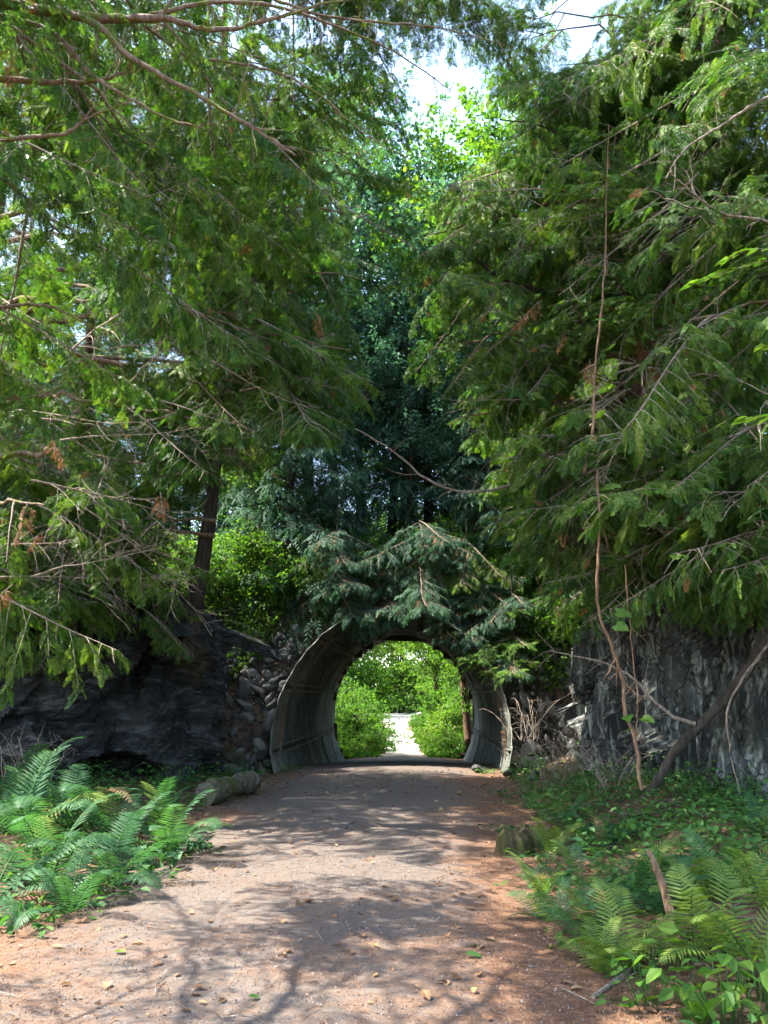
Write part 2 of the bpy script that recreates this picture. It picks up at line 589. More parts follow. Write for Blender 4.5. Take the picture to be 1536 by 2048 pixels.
# ------------------------------------------------------------------ rock outcrops
def rock_sheet(foot, height, back, seed, nf, tiltz, amp, step=0.05, lean=0.12, strata=(5, 2.2), sa=0.06):
    """a rock face over a foot line, curling over into a top that runs back"""
    foot = smooth_path(foot, 200)
    seg = np.concatenate([[0], np.cumsum(np.linalg.norm(np.diff(foot, axis=0), axis=1))])
    nu = int(seg[-1] / step)
    s = np.linspace(0, seg[-1], nu)
    fx, fy = np.interp(s, seg, foot[:, 0]), np.interp(s, seg, foot[:, 1])
    t = nrm(np.stack([np.gradient(fx), np.gradient(fy)], 1))
    n = np.stack([-t[:, 1], t[:, 0]], 1) * back        # pointing into the rock
    nv = int(height / step)
    nb = 36
    hv = np.concatenate([np.linspace(-0.6, height, nv), np.full(nb, height)])
    bv = np.concatenate([np.linspace(0, height * lean, nv), height * lean + np.linspace(0.15, 9, nb) ** 1.0])
    hv = hv - 0.35 * sstep(height - 0.5, height, hv) * (bv < 1) + 0.12 * np.clip(bv - 1, 0, 9)
    rs = np.random.default_rng(seed)
    S = np.stack([s[:, None] + 0 * hv[None], 0 * s[:, None] + (hv + bv * 0.6)[None]], -1).reshape(-1, 2)
    Sw = S + 0.25 * np.stack([fbm(np.c_[S * 0.9, 0 * S[:, 0]], 3, seed), fbm(np.c_[S * 0.9, 0 * S[:, 0] + 9], 3, seed + 5)], 1)
    # tilted blocks
    seeds = np.stack([rs.uniform(0, seg[-1], nf), rs.uniform(-0.6, height + 5, nf)], 1)
    off = rs.normal(0, 1, nf) * amp
    gr = rs.normal(0, 0.22, (nf, 2))
    q = Sw.copy()
    q[:, 0] += tiltz * q[:, 1]
    sd_ = seeds.copy()
    sd_[:, 0] += tiltz * sd_[:, 1]
    asp = np.array([1.0, 0.55])
    best = np.concatenate([np.argmin((((c_[:, None, :] - sd_[None]) * asp) ** 2).sum(-1), 1) for c_ in np.array_split(q, 30)])
    disp = off[best] + ((Sw - seeds[best]) * gr[best]).sum(1)
    big = fbm(np.c_[S * 0.45, 0 * S[:, 0] + seed], 3, seed + 2) * amp * 1.6
    sx = S[:, :1] + tiltz * S[:, 1:]
    sm = fbm(np.c_[sx * strata[0], S[:, 1:] * strata[1], 0 * S[:, :1]], 4, seed + 8) * sa
    # ledges: sharp little steps where layers have broken away
    lay = fbm(np.c_[sx * strata[0] * 0.45, S[:, 1:] * strata[1] * 0.45, 0 * S[:, :1] + 4], 3, seed + 14)
    sm = sm + (np.floor(lay * 4) / 4) * sa * 2.2
    # a second, finer set of broken blocks
    n2 = nf * 5
    se2 = np.stack([rs.uniform(0, seg[-1], n2), rs.uniform(-0.6, height + 1.5, n2)], 1)
    of2 = rs.normal(0, 0.04, n2)
    b2 = np.concatenate([np.argmin((((c_[:, None, :] - se2[None]) * np.array([strata[0], strata[1]]) / 3) ** 2).sum(-1), 1) for c_ in np.array_split(Sw, 60)])
    sm = sm + of2[b2]
    disp = (disp + big + sm).reshape(nu, -1)
    P = np.zeros((nu, len(hv), 3))
    bb = bv[None, :] + disp * sstep(-0.5, 0.3, hv)[None, :]
    P[..., 0] = fx[:, None] + n[:, :1] * bb
    P[..., 1] = fy[:, None] + n[:, 1:] * bb
    taper = sstep(0, 1.2, s) * sstep(seg[-1], seg[-1] - 1.2, s)
    P[..., 2] = hv[None, :] * (0.35 + 0.65 * taper[:, None]) + (disp * 0.35 + 0.25 * big.reshape(nu, -1)) * sstep(0.2, 1.5, hv)[None, :]
    return P


def in_cave(P):
    return P


left_foot = [(-14, 10.5), (-11, 12.2), (-8, 13.3), (-6, 13.8), (-4.6, 14.2), (-3.7, 14.9), (-3.35, 15.9), (-3.5, 17.3), (-4.0, 19.6), (-5, 22)]
P = rock_sheet(left_foot, 3.75, 1, 11, 90, -0.5, 0.15, strata=(2.2, 5), sa=0.07)
# hollow at the foot, in the shade
c = gp(285, 1545, 0.35) + np.array([0, 0.3, 0])
d2 = ((P[..., 0] + 4.7) / 0.75) ** 2 + ((P[..., 2] - 0.25) / 0.42) ** 2
inside = sstep(1.0, 0.7, d2) * (P[..., 1] < 15.5)
P[..., 1] += inside * 0.9
P[..., 0] -= inside * 0.4
mb = MB()
mb.grid(P)
tag(link('rock_outcrop', mb.mesh('left_rock', [M['slate']])), 'dark slate outcrop with a hollow at its foot, left of the tunnel', 'rock', 'rock outcrops beside the path')
right_foot = [(12, 6.5), (9.5, 7.8), (7.3, 8.9), (5.6, 9.6), (4.6, 10.4), (4.0, 11.5), (3.7, 12.8), (3.65, 14.3), (4.0, 16.2), (4.9, 18.4), (6, 21)]
P = rock_sheet(right_foot, 3.3, -1, 23, 110, 0.15, 0.15, strata=(7, 1.2), sa=0.08)
mb = MB()
mb.grid(P[:, ::-1])
tag(link('rock_outcrop', mb.mesh('right_rock', [M['schist']])), 'pale streaked rock face with upright fissures, right of the path', 'rock', 'rock outcrops beside the path')

# ------------------------------------------------------------------ embankment with the tunnel through it
TC0 = np.array([0.17, 18.3])
TC1 = np.array([0.78, 31.3])
TA, TB, TZ = 2.74, 2.98, 0.95


def tc(y):
    return TC0[0] + (y - TC0[1]) * (TC1[0] - TC0[0]) / (TC1[1] - TC0[1])


def emb_y(z):
    return 18.5 + 0.72 * z


xe = np.arange(-26, 26.01, 0.2)
ze = np.concatenate([np.arange(-0.6, 6.0, 0.16)])
ye = emb_y(ze)
rows = [(y, z) for y, z in zip(ye, ze)] + [(24.4, 6.15), (25.5, 6.2), (26.5, 6.2), (27.3, 6.1)] + [(27.3 + (6.1 - z) * 0.62, z) for z in np.arange(5.8, -1.6, -0.3)]
rows = np.array(rows)
Ye = np.repeat(rows[:, :1], len(xe), 1)
Ze = np.repeat(rows[:, 1:], len(xe), 1)
Xe = np.repeat(xe[None], len(rows), 0)
Pn = np.stack([Xe.ravel(), Ye.ravel(), Ze.ravel()], 1)
bmp = fbm(Pn * 0.8, 4, 40).reshape(Xe.shape) * 0.16
Ye = Ye + bmp
Ze = Ze + 0.4 * bmp
ex = ((Xe - tc(Ye)) / (TA + 0.06)) ** 2 + ((Ze - TZ) / (TB + 0.06)) ** 2
inn = ex < 1
mask = ~(inn[:-1, :-1] & inn[1:, :-1] & inn[:-1, 1:] & inn[1:, 1:])
# pull the ragged edge of the hole onto the pipe
near = inn.copy()
mb = MB()
mb.grid(np.stack([Xe, Ye, Ze], -1)[:, ::-1], mask=mask[:, ::-1])
emb = tag(link('embankment', mb.mesh('embankment', [M['soil']], True)), kind='structure')


def stone_mesh(seed):
    import bmesh
    rs = np.random.default_rng(seed)
    bm = bmesh.new()
    bmesh.ops.create_icosphere(bm, subdivisions=2, radius=0.5)
    pl = nrm(rs.normal(0, 1, (9, 3)))
    dd = rs.uniform(0.2, 0.4, 9)
    for vtx in bm.verts:
        p = np.array(vtx.co)
        for a, b in zip(pl, dd):
            k = p @ a
            if k > b:
                p = p - a * (k - b)
        vtx.co = p * np.array([1.25, 0.95, 0.75])
    bmesh.ops.dissolve_limit(bm, angle_limit=0.12, verts=bm.verts, edges=bm.edges)
    me = bpy.data.meshes.new('stone')
    bm.to_mesh(me)
    bm.free()
    me.materials.append(M['stone'])
    return me


STONES = [stone_mesh(50 + i) for i in range(9)]
cnt = 0
tries = 0
while cnt < 290 and tries < 6000:
    tries += 1
    left = random.random() < 0.5
    z = random.uniform(-0.05, 1.0) * 3.5
    x = random.uniform(-4.4, -1.9) if left else random.uniform(2.4, 5.0)
    y = emb_y(z) + random.uniform(-0.25, 0.02)
    exx = ((x - tc(y)) / (TA + 0.14)) ** 2 + ((z - TZ) / (TB + 0.14)) ** 2
    if exx < 1:
        continue
    s = random.choice((0.16, 0.2, 0.24, 0.3, 0.36, 0.46))
    o = link('stone', random.choice(STONES), emb)
    o.location = (x, y, z)
    o.rotation_euler = (random.uniform(0, 6), random.uniform(0, 6), random.uniform(0, 6))
    o.scale = (s * random.uniform(0.9, 1.4), s, s * random.uniform(0.7, 1))
    cnt += 1
# small rubble between the stones
tmpl = (np.array([[0.5, 0, 0], [-0.4, 0.4, 0.05], [-0.4, -0.45, 0], [0, 0.05, 0.45]], float), np.array([[0, 1, 3], [1, 2, 3], [2, 0, 3], [0, 2, 1]]))
n = 5200
x = np.concatenate([rng.uniform(-5.0, -2.2, n // 2), rng.uniform(2.5, 5.6, n // 2)])
z = rng.uniform(-0.1, 4.2, n)
y = emb_y(z) + rng.uniform(-0.2, 0.05, n)
ok = ((x - tc(y)) / (TA + 0.1)) ** 2 + ((z - TZ) / (TB + 0.1)) ** 2 > 1
x, y, z = x[ok], y[ok], z[ok]
mb = MB()
mb.inst(tmpl, frames(rng.normal(0, 1, (len(x), 3)), rng.normal(0, 1, (len(x), 3)), rng.uniform(0.05, 0.15, len(x))), np.c_[x, y, z])
tag(link('rubble', mb.mesh('rubble', [M['stone']]), emb), kind='stuff')

# stones lying loose at the foot of the slope
for i, (px, py, s, lab) in enumerate([
    (958, 1538, 0.36, 'pale rounded stone beside the lower right rim of the tunnel'),
    (990, 1518, 0.30, 'grey stone resting just above the pale stone at the rim'),
    (1022, 1545, 0.32, 'flat grey stone lying among leaves right of the tunnel'),
    (1062, 1560, 0.34, 'bluish stone beside the low fern at the right path edge'),
    (1095, 1530, 0.38, 'angular stone on the leafy slope below the bramble canes')]):
    p = gp(px, py, 0.1)
    o = link('loose_stone', STONES[i])
    o.location = (p[0], p[1], float(gz(p[0], p[1])) + s * 0.2)
    o.rotation_euler = (0.2 * i, 0.3, i * 1.3)
    o.scale = (s, s, s * 0.8)
    tag(o, lab, 'stone', 'loose stones by the tunnel mouth')

tun = thing('tunnel', 'large corrugated steel pipe tunnel carrying the path through the bank', 'tunnel', (0, 0, 0))


def rim_y(z):
    return 17.95 + 0.62 * np.maximum(0, z - 0.2)


NPL = 9
ang = np.linspace(R(-128), R(128), NPL + 1)      # measured from the top
STEP_W = 0.24
NRING = 12
for k in range(NPL):
    a = np.linspace(ang[k] - 0.012, ang[k + 1] + 0.012, 13)
    for ring in range(NRING):
        u = np.linspace(ring / NRING - (0.004 if ring else 0), (ring + 1) / NRING, 37)
        A_, U_ = np.meshgrid(a, u, indexing='ij')
        rad_off = 0.02 * ((k + ring) % 2) + 0.012 * (ring % 2)
        z0 = TZ + TB * np.cos(A_)
        y0 = rim_y(z0)
        y1 = 31.4 - 0.2 * np.maximum(0, z0 - 0.2)
        Yt = y0 + (y1 - y0) * U_
        cor = 0.045 * np.cos(2 * math.pi * Yt / STEP_W) * (0.3 + 0.7 * sstep(0.0, 0.35, Yt - y0))
        Xt = tc(Yt) + (TA - cor + rad_off) * np.sin(A_)
        Zt = TZ + (TB - cor + rad_off) * np.cos(A_)
        mb = MB()
        mb.grid(np.stack([Xt, Yt, Zt], -1))
        o = link('plate', mb.mesh('plate', [M['steel']], True), tun)
        sol = o.modifiers.new('thick', 'SOLIDIFY')
        sol.thickness = 0.02
        sol.offset = 0
for k in range(1, NPL):
    # lapped joint along the tunnel
    a = ang[k]
    y = np.linspace(0, 1, 240)
    z0 = TZ + TB * math.cos(a)
    yy = rim_y(z0) + 0.02 + (31.2 - rim_y(z0)) * y
    mb = MB()
    for side in (-1,):
        pts = []
        da = 0.008
        rows_ = []
        for aa, off in ((a - da, 0.0), (a - da, -0.056), (a + da, -0.056), (a + da, 0.0)):
            rows_.append(np.stack([tc(yy) + (TA + off) * math.sin(aa), yy, TZ + (TB + off) * math.cos(aa) + 0 * yy], -1))
        mb.grid(np.stack(rows_, 0))
    link('seam', mb.mesh('seam', [M['seam']]), tun)
    nb = 60
    yb = np.linspace(rim_y(z0) + 0.15, 30.8, nb)
    bx = (np.array([[-1, -1, 0], [1, -1, 0], [1, 1, 0], [-1, 1, 0], [-.8, -.8, 1], [.8, -.8, 1], [.8, .8, 1], [-.8, .8, 1]], float) * 0.018,
          np.array([[0, 1, 5, 4], [1, 2, 6, 5], [2, 3, 7, 6], [3, 0, 4, 7], [4, 5, 6, 7]]))
    mb = MB()
    for da in (-0.03, 0.03):
        pn = -np.array([math.sin(a + da) / TA, 0, math.cos(a + da) / TB])
        Pb = np.stack([tc(yb) + (TA - 0.05) * math.sin(a + da), yb, TZ + (TB - 0.05) * math.cos(a + da) + 0 * yb], -1)
        mb.inst(bx, frames(np.tile([0, 1.0, 0], (nb, 1)), np.tile(pn, (nb, 1)), np.ones(nb)), Pb)
    tag(link('bolts', mb.mesh('bolts', [M['bolt']]), tun), kind='stuff')

# ------------------------------------------------------------------ foliage templates
def lozenge(l, w, fold=0.0):
    return np.array([[0, 0, 0], [0.45 * l, w, fold], [l, 0, 0], [0.45 * l, -w, fold]], float)


def spray_template(seed, pairs=8, sub=True):
    """a flat cedar frond, one metre long along x"""
    rs = np.random.default_rng(seed)
    V, F = [], []

    def put(x0, y0, angle, l, w):
        q = lozenge(l, w)
        c, s_ = math.cos(angle), math.sin(angle)
        q = np.stack([x0 + q[:, 0] * c - q[:, 1] * s_, y0 + q[:, 0] * s_ + q[:, 1] * c, q[:, 2]], 1)
        F.append(np.arange(4) + 4 * len(F))
        V.append(q)
    put(0, 0, 0, 1.0, 0.018)
    put(0.72, 0, 0, 0.3, 0.04)
    for i in range(pairs):
        x = 0.06 + 0.82 * i / (pairs - 1)
        for sgn in (-1, 1):
            l = 0.46 * (1 - 0.75 * x) * (0.55 + 0.45 * min(1, x * 5)) * rs.uniform(0.75, 1.15)
            a = sgn * (R(52) - R(16) * x + rs.normal(0, 0.09))
            xo = x + (0.02 if sgn > 0 else -0.02)
            put(xo, 0, a, l, 0.024 if sub else 0.034)
            if sub and l > 0.16:
                for f in (0.35, 0.62):
                    for s2 in (-1, 1):
                        put(xo + f * l * math.cos(a), f * l * math.sin(a), a + s2 * R(38), l * (0.44 - 0.2 * f), 0.02)
    V = np.vstack(V)
    V[:, 2] -= 0.22 * V[:, 0] ** 2 + 0.5 * V[:, 1] ** 2
    V[:, 2] += rs.normal(0, 0.012, len(V))
    return V, np.array(F)


SPRAYS = [spray_template(i) for i in range(4)]
SPRAYS_LO = [spray_template(i + 9, 5, False) for i in range(3)]
# folded broad leaf: 6 vertices, 2 quads
LEAF = (np.array([[0, 0, 0], [0.35, 0.3, 0.09], [0.75, 0.2, 0.03], [1, 0, -0.1], [0.75, -0.2, 0.03], [0.35, -0.3, 0.09]], float), np.array([[0, 3, 2, 1], [0, 5, 4, 3]]))


def arc_axis(L, droop, up, rs, n=10, side=0.06):
    t = np.linspace(0, 1, n)
    x = t * L
    z = -droop * L * t ** 1.4 + up * L * np.clip(t - 0.6, 0, 1) ** 2 * 2.5
    y = side * L * np.cumsum(rs.normal(0, 0.35, n)) / n * 2
    return np.stack([x, y, z], 1)


def bough_parts(seed, L=2.4, tw=0.09, spr=0.054, smin=0.12, smax=0.27, bare=0.12, droop=0.22, hang=0.55):
    """positions, directions and sizes of the sprays of one cedar bough plus its wood"""
    rs = np.random.default_rng(seed)
    ax = arc_axis(L, droop, 0.1, rs)
    wood = [(ax, np.linspace(0.02, 0.004, len(ax)), 5)]
    PS, DS, NS, SZ = [], [], [], []
    s = 0.12
    side = 1
    while s < 1.0:
        i = s * (len(ax) - 1)
        k = min(int(i), len(ax) - 2)
        p = ax[k] + (ax[k + 1] - ax[k]) * (i - k)
        d = nrm(ax[k + 1] - ax[k])
        side = -side
        ln = L * 0.36 * (0.35 + 0.65 * math.sin(math.pi * min(1, 0.12 + 0.8 * s))) * rs.uniform(0.6, 1.15) * (1.0 if s < 0.85 else 0.7)
        ang_ = side * R(rs.uniform(38, 72))
        dd = np.array([d[0] * math.cos(ang_) - d[1] * math.sin(ang_), d[0] * math.sin(ang_) + d[1] * math.cos(ang_), d[2] + rs.normal(-0.12, 0.15)])
        m = 6
        pts = [p]
        cur = nrm(dd)
        for q in range(m):
            cur = nrm(cur + np.array([0, 0, -0.13 * hang]) + rs.normal(0, 0.07, 3))
            pts.append(pts[-1] + cur * ln / m)
        pts = np.array(pts)
        wood.append((pts, np.linspace(0.006, 0.0018, m + 1), 3))
        if rs.random() > bare:
            t = 0.15
            sd2 = 1
            while t < 1.0:
                j = t * m
                q = min(int(j), m - 1)
                pp = pts[q] + (pts[q + 1] - pts[q]) * (j - q)
                dt = nrm(pts[q + 1] - pts[q])
                sd2 = -sd2
                sidev = nrm(np.cross(dt, [0, 0, 1]))
                D = nrm(dt * rs.uniform(0.5, 1.0) + sidev * sd2 * rs.uniform(0.3, 0.9) + np.array([0, 0, -1]) * hang * rs.uniform(0.1, 1.1))
                PS.append(pp)
                DS.append(D)
                NS.append(nrm(np.array([0, 0, 1.0]) + rs.normal(0, 0.45, 3)))
                SZ.append(rs.uniform(smin, smax))
                t += spr / ln * rs.uniform(0.7, 1.3)
        s += tw / L * rs.uniform(0.6, 1.4)
    return wood, np.array(PS), np.array(DS), np.array(NS), np.array(SZ)


def bough_mesh(seed, name='bough', leaf='cedar', dry=0.008, lo=False, **kw):
    wood, PS, DS, NS, SZ = bough_parts(seed, **kw)
    mb = MB()
    for pts, rad, n in wood:
        mb.tube(pts, rad, n, 0, cap=False)
    T = SPRAYS_LO if lo else SPRAYS
    which = rng.integers(0, len(T), len(PS))
    isdry = rng.random(len(PS)) < dry
    base = rng.random()
    for k in range(len(T)):
        for dflag in (False, True):
            sel = (which == k) & (isdry == dflag)
            mb.inst(T[k], frames(DS[sel], NS[sel], SZ[sel]), PS[sel], 2 if dflag else 1, np.clip(rng.normal(0.5, 0.36, sel.sum()), 0, 1))  # leaf variation, spread wide to put sun flecks and shadow into the tint
    return mb.mesh(name, [M['twig'], M[leaf], M['cedar_dry']])


BOUGH_L = 2.4
BOUGHS = [bough_mesh(100 + i) for i in range(4)] + [bough_mesh(110, droop=0.34, hang=0.9), bough_mesh(111, droop=0.12, hang=0.35)]
SPARSE = [bough_mesh(120 + i, bare=0.55, spr=0.1, dry=0.03) for i in range(2)]


def bare_mesh(seed, L=2.0):
    rs = np.random.default_rng(seed)
    mb = MB()
    ax = arc_axis(L, 0.15, 0.12, rs, 10, 0.12)
    mb.tube(ax, np.linspace(0.016, 0.003, 10), 5, 0)

    def twig(p, d, ln, r, depth):
        m = 5
        pts = [p]
        bend = rs.normal(0, 0.13, 3) + np.array([0, 0, -0.05])
        cur = d
        for q in range(m):
            cur = nrm(cur + bend + rs.normal(0, 0.08, 3))
            pts.append(pts[-1] + cur * ln / m)
        mb.tube(pts, np.linspace(r, r * 0.4, m + 1), 3, 0, cap=False)
        if depth:
            for _ in range(rs.integers(2, 5)):
                q = rs.integers(1, m)
                twig(pts[q], nrm(nrm(np.array(pts[q + 1]) - pts[q]) + rs.normal(0, 0.65, 3)), ln * rs.uniform(0.4, 0.7), r * 0.6, depth - 1)
    for s in np.arange(0.12, 1.0, 0.075):
        i = min(int(s * 9), 8)
        d = nrm(ax[i + 1] - ax[i])
        twig(ax[i] + (ax[i + 1] - ax[i]) * (s * 9 - i), nrm(d + rs.normal(0, 0.75, 3)), rs.uniform(0.3, 0.85), 0.006, 1)
    return mb.mesh('dead_branch', [M['twig']])


BARE = [bare_mesh(200 + i) for i in range(4)]

# where the view between the near trees stays open
OPEN_NEAR = [(800, 125), (880, 110), (950, 170), (1000, 240), (965, 295), (870, 380), (815, 560), (825, 760), (905, 930), (1010, 1090), (1090, 1250), (1160, 1330), (1140, 1700),
             (380, 1700), (470, 1330), (440, 1020), (590, 920), (735, 850), (765, 640), (785, 420), (795, 290), (815, 250)]
OPEN_SKY = [(790, 90), (880, 60), (960, 160), (1030, 230), (1000, 290), (900, 300), (820, 280)]
OPEN_SKY2 = [(1085, -20), (1160, -20), (1235, 95), (1190, 125), (1120, 80)]
SKYCORE = [(825, 140), (900, 130), (985, 225), (960, 285), (850, 275)]
OPEN_RIGHT = [(1140, 1250), (1560, 1250), (1640, 1700), (1140, 1700)]
OPEN_TUNNEL = [(560, 1230), (1010, 1230), (1030, 1600), (560, 1600)]


def bough_ok(Mx, L, zones, margin=0.3):
    pts = np.array([[L * 0.3, 0, -0.05 * L], [L * 0.6, 0, -0.15 * L], [L, 0, -0.2 * L], [L * 0.65, 0.28 * L, -0.25 * L], [L * 0.65, -0.28 * L, -0.25 * L]])
    W = np.array([list(Mx @ Vector(p)) for p in pts])
    dist = np.linalg.norm(W - EYE, axis=1)
    if dist.min() < 1.9:
        return False
    pr = proj(W)
    for (x, y, zc), dd in zip(pr, dist):
        if zc < 0.2:
            continue
        if -150 < x < 1690 and -150 < y < 2100 and dd < 3.3:
            return False
        for zo in zones:
            if in_poly((x, y), zo):
                return False
    return True


KEEP_UNSEEN = 0.35  # unseen boughs thinned to let sunlight onto the path


def in_view(Mx, L):
    for q in (0.1, 0.5, 1.0):
        x, y, zc = proj(np.array(Mx @ Vector((L * q, 0, -0.15 * L * q))))[0]
        if zc > 0.2 and -120 < x < 1656 and -120 < y < 2100:
            return True
    return False


def place_bough(tree, inv, p, az, pitch, roll, s, meshes, name, zones):
    Mx = Matrix.Translation(Vector(p)) @ Matrix.Rotation(az, 4, 'Z') @ Matrix.Rotation(-pitch, 4, 'Y') @ Matrix.Rotation(roll, 4, 'X') @ Matrix.Scale(s, 4)
    if zones is not None and not bough_ok(Mx, BOUGH_L, zones):
        return None
    seen = in_view(Mx, BOUGH_L)
    if not seen and random.random() > KEEP_UNSEEN:
        return None
    mid = np.array(Mx @ Vector((BOUGH_L * 0.6, 0, -0.3)))
    sh = mid - SUN * (mid[2] / SUN[2])
    if -3.8 < sh[0] < 2.6 and 4.8 < sh[1] < 15 and name == 'bough' and random.random() < ((0.6 if sh[1] > 8.6 else 0.3 if sh[1] > 6.4 else 0.0) if seen else (0.55 if sh[1] > 6.4 else 0.0)):  # random gaps cut where boughs shadow the path, to shape the dapples
        return None
    if not seen and name == 'bough' and random.random() < 0.6:
        meshes = SPARSE  # unseen boughs made sparse for finer dapples
    o = link(name, random.choice(meshes), tree, inv @ Mx)
    return o


def cedar(label, trunk, r0, z0, z1, count, lens=(0.8, 1.3), zones=(OPEN_NEAR,), dead=0.15, bark='bark', group='cedars beside the path', azs=None, seen=True, taper=0.75):
    """trunk: list of points from base to top"""
    T = smooth_path(trunk, 40)
    base = T[0]
    tree = thing('cedar_tree', label, 'tree', base, 0, group)
    inv = Matrix.Translation(-Vector(base))
    mb = MB()
    t = np.linspace(0, 1, 40)
    rad = r0 * (1 - taper * t) + r0 * 0.5 * np.exp(-t * 25)
    mb.tube(T - base, rad, 14, 0, wob=0.05)
    link('trunk', mb.mesh('trunk', [M[bark]], True), tree)
    n = 0
    for _ in range(count):
        z = random.uniform(z0, z1)
        i = int(np.argmin(abs(T[:, 2] - z)))
        p = T[i].copy()
        f = (z - z0) / max(0.1, z1 - z0)
        az = random.uniform(0, 2 * math.pi) if azs is None else random.gauss(R(random.choice(azs)), 0.45)
        s = random.uniform(*lens) * (1.15 - 0.5 * f)
        pitch = R(random.uniform(-22, 14))
        if random.random() < dead * (1.4 - f):
            place_bough(tree, inv, p, az, pitch, random.uniform(-0.4, 0.4), s * 1.05, BARE, 'dead_branch', zones)
        else:
            o = place_bough(tree, inv, p, az, pitch, random.uniform(-0.35, 0.35), s, BOUGHS if random.random() < 0.88 else SPARSE, 'bough', zones)
            n += o is not None
    return tree


def limb(tree, p0, p1, r, n, lens=(0.55, 0.95), zones=None, sag=0.06, bark='branch', meshes=None, up=0.0):
    """a long limb from the trunk at p0 to p1, with boughs hanging along its outer part"""
    base = np.array(tree.location)
    inv = Matrix.Translation(-Vector(base))
    p0, p1 = np.asarray(p0, float), np.asarray(p1, float)
    Ld = np.linalg.norm(p1 - p0)
    t = np.linspace(0, 1, 14)
    pts = p0 + (p1 - p0) * t[:, None] + np.array([0, 0, 1.0]) * (sag * Ld * np.sin(math.pi * t))[:, None] + rng.normal(0, 0.018 * Ld, (14, 3)) * np.sin(math.pi * t)[:, None]
    mb = MB()
    mb.tube(pts - base, r * (1 - 0.8 * t), 7, 0, wob=0.06)
    link('limb', mb.mesh('limb', [M[bark]], True), tree)
    az0 = math.atan2(p1[1] - p0[1], p1[0] - p0[0])
    sgn = 1
    for k in range(n):
        f = 0.3 + 0.7 * (k + random.random()) / n
        i = min(int(f * 13), 12)
        p = pts[i] + (pts[i + 1] - pts[i]) * (f * 13 - i)
        sgn = -sgn
        az = az0 + (sgn * random.uniform(0.3, 1.3) if f < 0.93 else random.uniform(-0.3, 0.3))
        place_bough(tree, inv, p, az, R(random.uniform(-38, 0)) + up, random.uniform(-0.4, 0.4), random.uniform(*lens), meshes or (BOUGHS if random.random() < 0.9 else SPARSE), 'bough', zones)


NZ = (OPEN_NEAR, OPEN_SKY, OPEN_SKY2, OPEN_TUNNEL, OPEN_RIGHT)
near_left = cedar('near cedar at the left edge whose mossy branches cross the top', [(-5.2, 3.2, 0.1), (-5.1, 3.3, 4), (-5.0, 3.4, 9), (-5.0, 3.4, 15)], 0.22, 3.6, 13, 75, (0.85, 1.35), NZ, 0.25)
far_left = cedar('cedar with an orange brown trunk far left behind the ferns', [(-6.3, 10.9, 0.6), (-6.2, 10.9, 5), (-6.3, 11, 10), (-6.2, 10.9, 18)], 0.2, 3.2, 15, 75, (0.9, 1.45), NZ, 0.25)
lt = [at(372, 1290, 15.2), at(392, 1200, 15.2), at(410, 1090, 15.2), at(428, 960, 15.2), at(445, 700, 15.1), at(450, 300, 15.0), at(450, -100, 15.0)]
lt[0][2] -= 0.3
lean_left = cedar('dark leaning cedar rooted on the slate outcrop beside the tunnel', lt, 0.2, 5.0, 15, 120, (0.8, 1.35), NZ, 0.12, 'dark_bark')
top_left = cedar('slender cedar on top of the slate outcrop, hung with dead twigs', [(-6.6, 15.6, 3.4), (-6.5, 15.6, 8), (-6.6, 15.7, 18)], 0.17, 4.0, 17.5, 120, (0.9, 1.4), NZ, 0.3)
rt = [np.array([4.7, 12.9, 2.7]), np.array([4.35, 12.4, 4.4]), at(1258, 900, 11.6), at(1270, 720, 11.2), at(1330, 590, 10.9), at(1385, 450, 10.6), at(1430, 200, 10.3), at(1465, 0, 10.2), at(1500, -300, 10.2)]
bent = cedar('bent cedar with shaggy brown trunk on the right rock', rt, 0.27, 3.6, 14, 140, (0.8, 1.35), NZ, 0.15, taper=0.5)
edge_right = cedar('cedar off the right edge with boughs hanging over the ferns', [(6.4, 7.6, 1.6), (6.3, 7.6, 6), (6.2, 7.6, 14)], 0.25, 3.2, 12, 110, (0.85, 1.3), NZ, 0.15)
back_right = cedar('straight cedar behind the bent one on the right rock', [(5.4, 15.2, 3.4), (5.5, 15.2, 9), (5.5, 15.3, 18)], 0.2, 3.8, 17.5, 140, (0.9, 1.4), NZ, 0.15, 'dark_bark')
bank_right = cedar('dark cedar at the right of the tunnel bank above the bramble', [(5.1, 18.3, 0.5), (5.0, 18.3, 3), (4.8, 18.2, 8), (4.7, 18.2, 16)], 0.12, 4.3, 14, 100, (0.7, 1.15), NZ, 0.2, 'dark_bark')
cedar('tall cedar on the rock top between the two left cedars', [(-8.6, 13.8, 3.4), (-8.5, 13.8, 9), (-8.6, 13.9, 19)], 0.2, 4.2, 18, 120, (0.9, 1.4), NZ, 0.2)
# unseen trees beside and behind the viewer, added to shade the path
cedar('unseen cedar left of the viewer, added to shade the near path', [(-3.9, -1.2, 0.2), (-3.8, -1.2, 16)], 0.3, 4.0, 12, 130, (0.9, 1.4), NZ, 0.1)
cedar('unseen cedar behind the viewer on the right, added for shade', [(4.5, -0.5, 0.4), (4.5, -0.4, 16)], 0.3, 4.0, 13, 60, (0.9, 1.4), NZ, 0.1)


def trunk_at(trunk_pts, z):
    T = smooth_path(trunk_pts, 60)
    return T[int(np.argmin(abs(T[:, 2] - z)))]


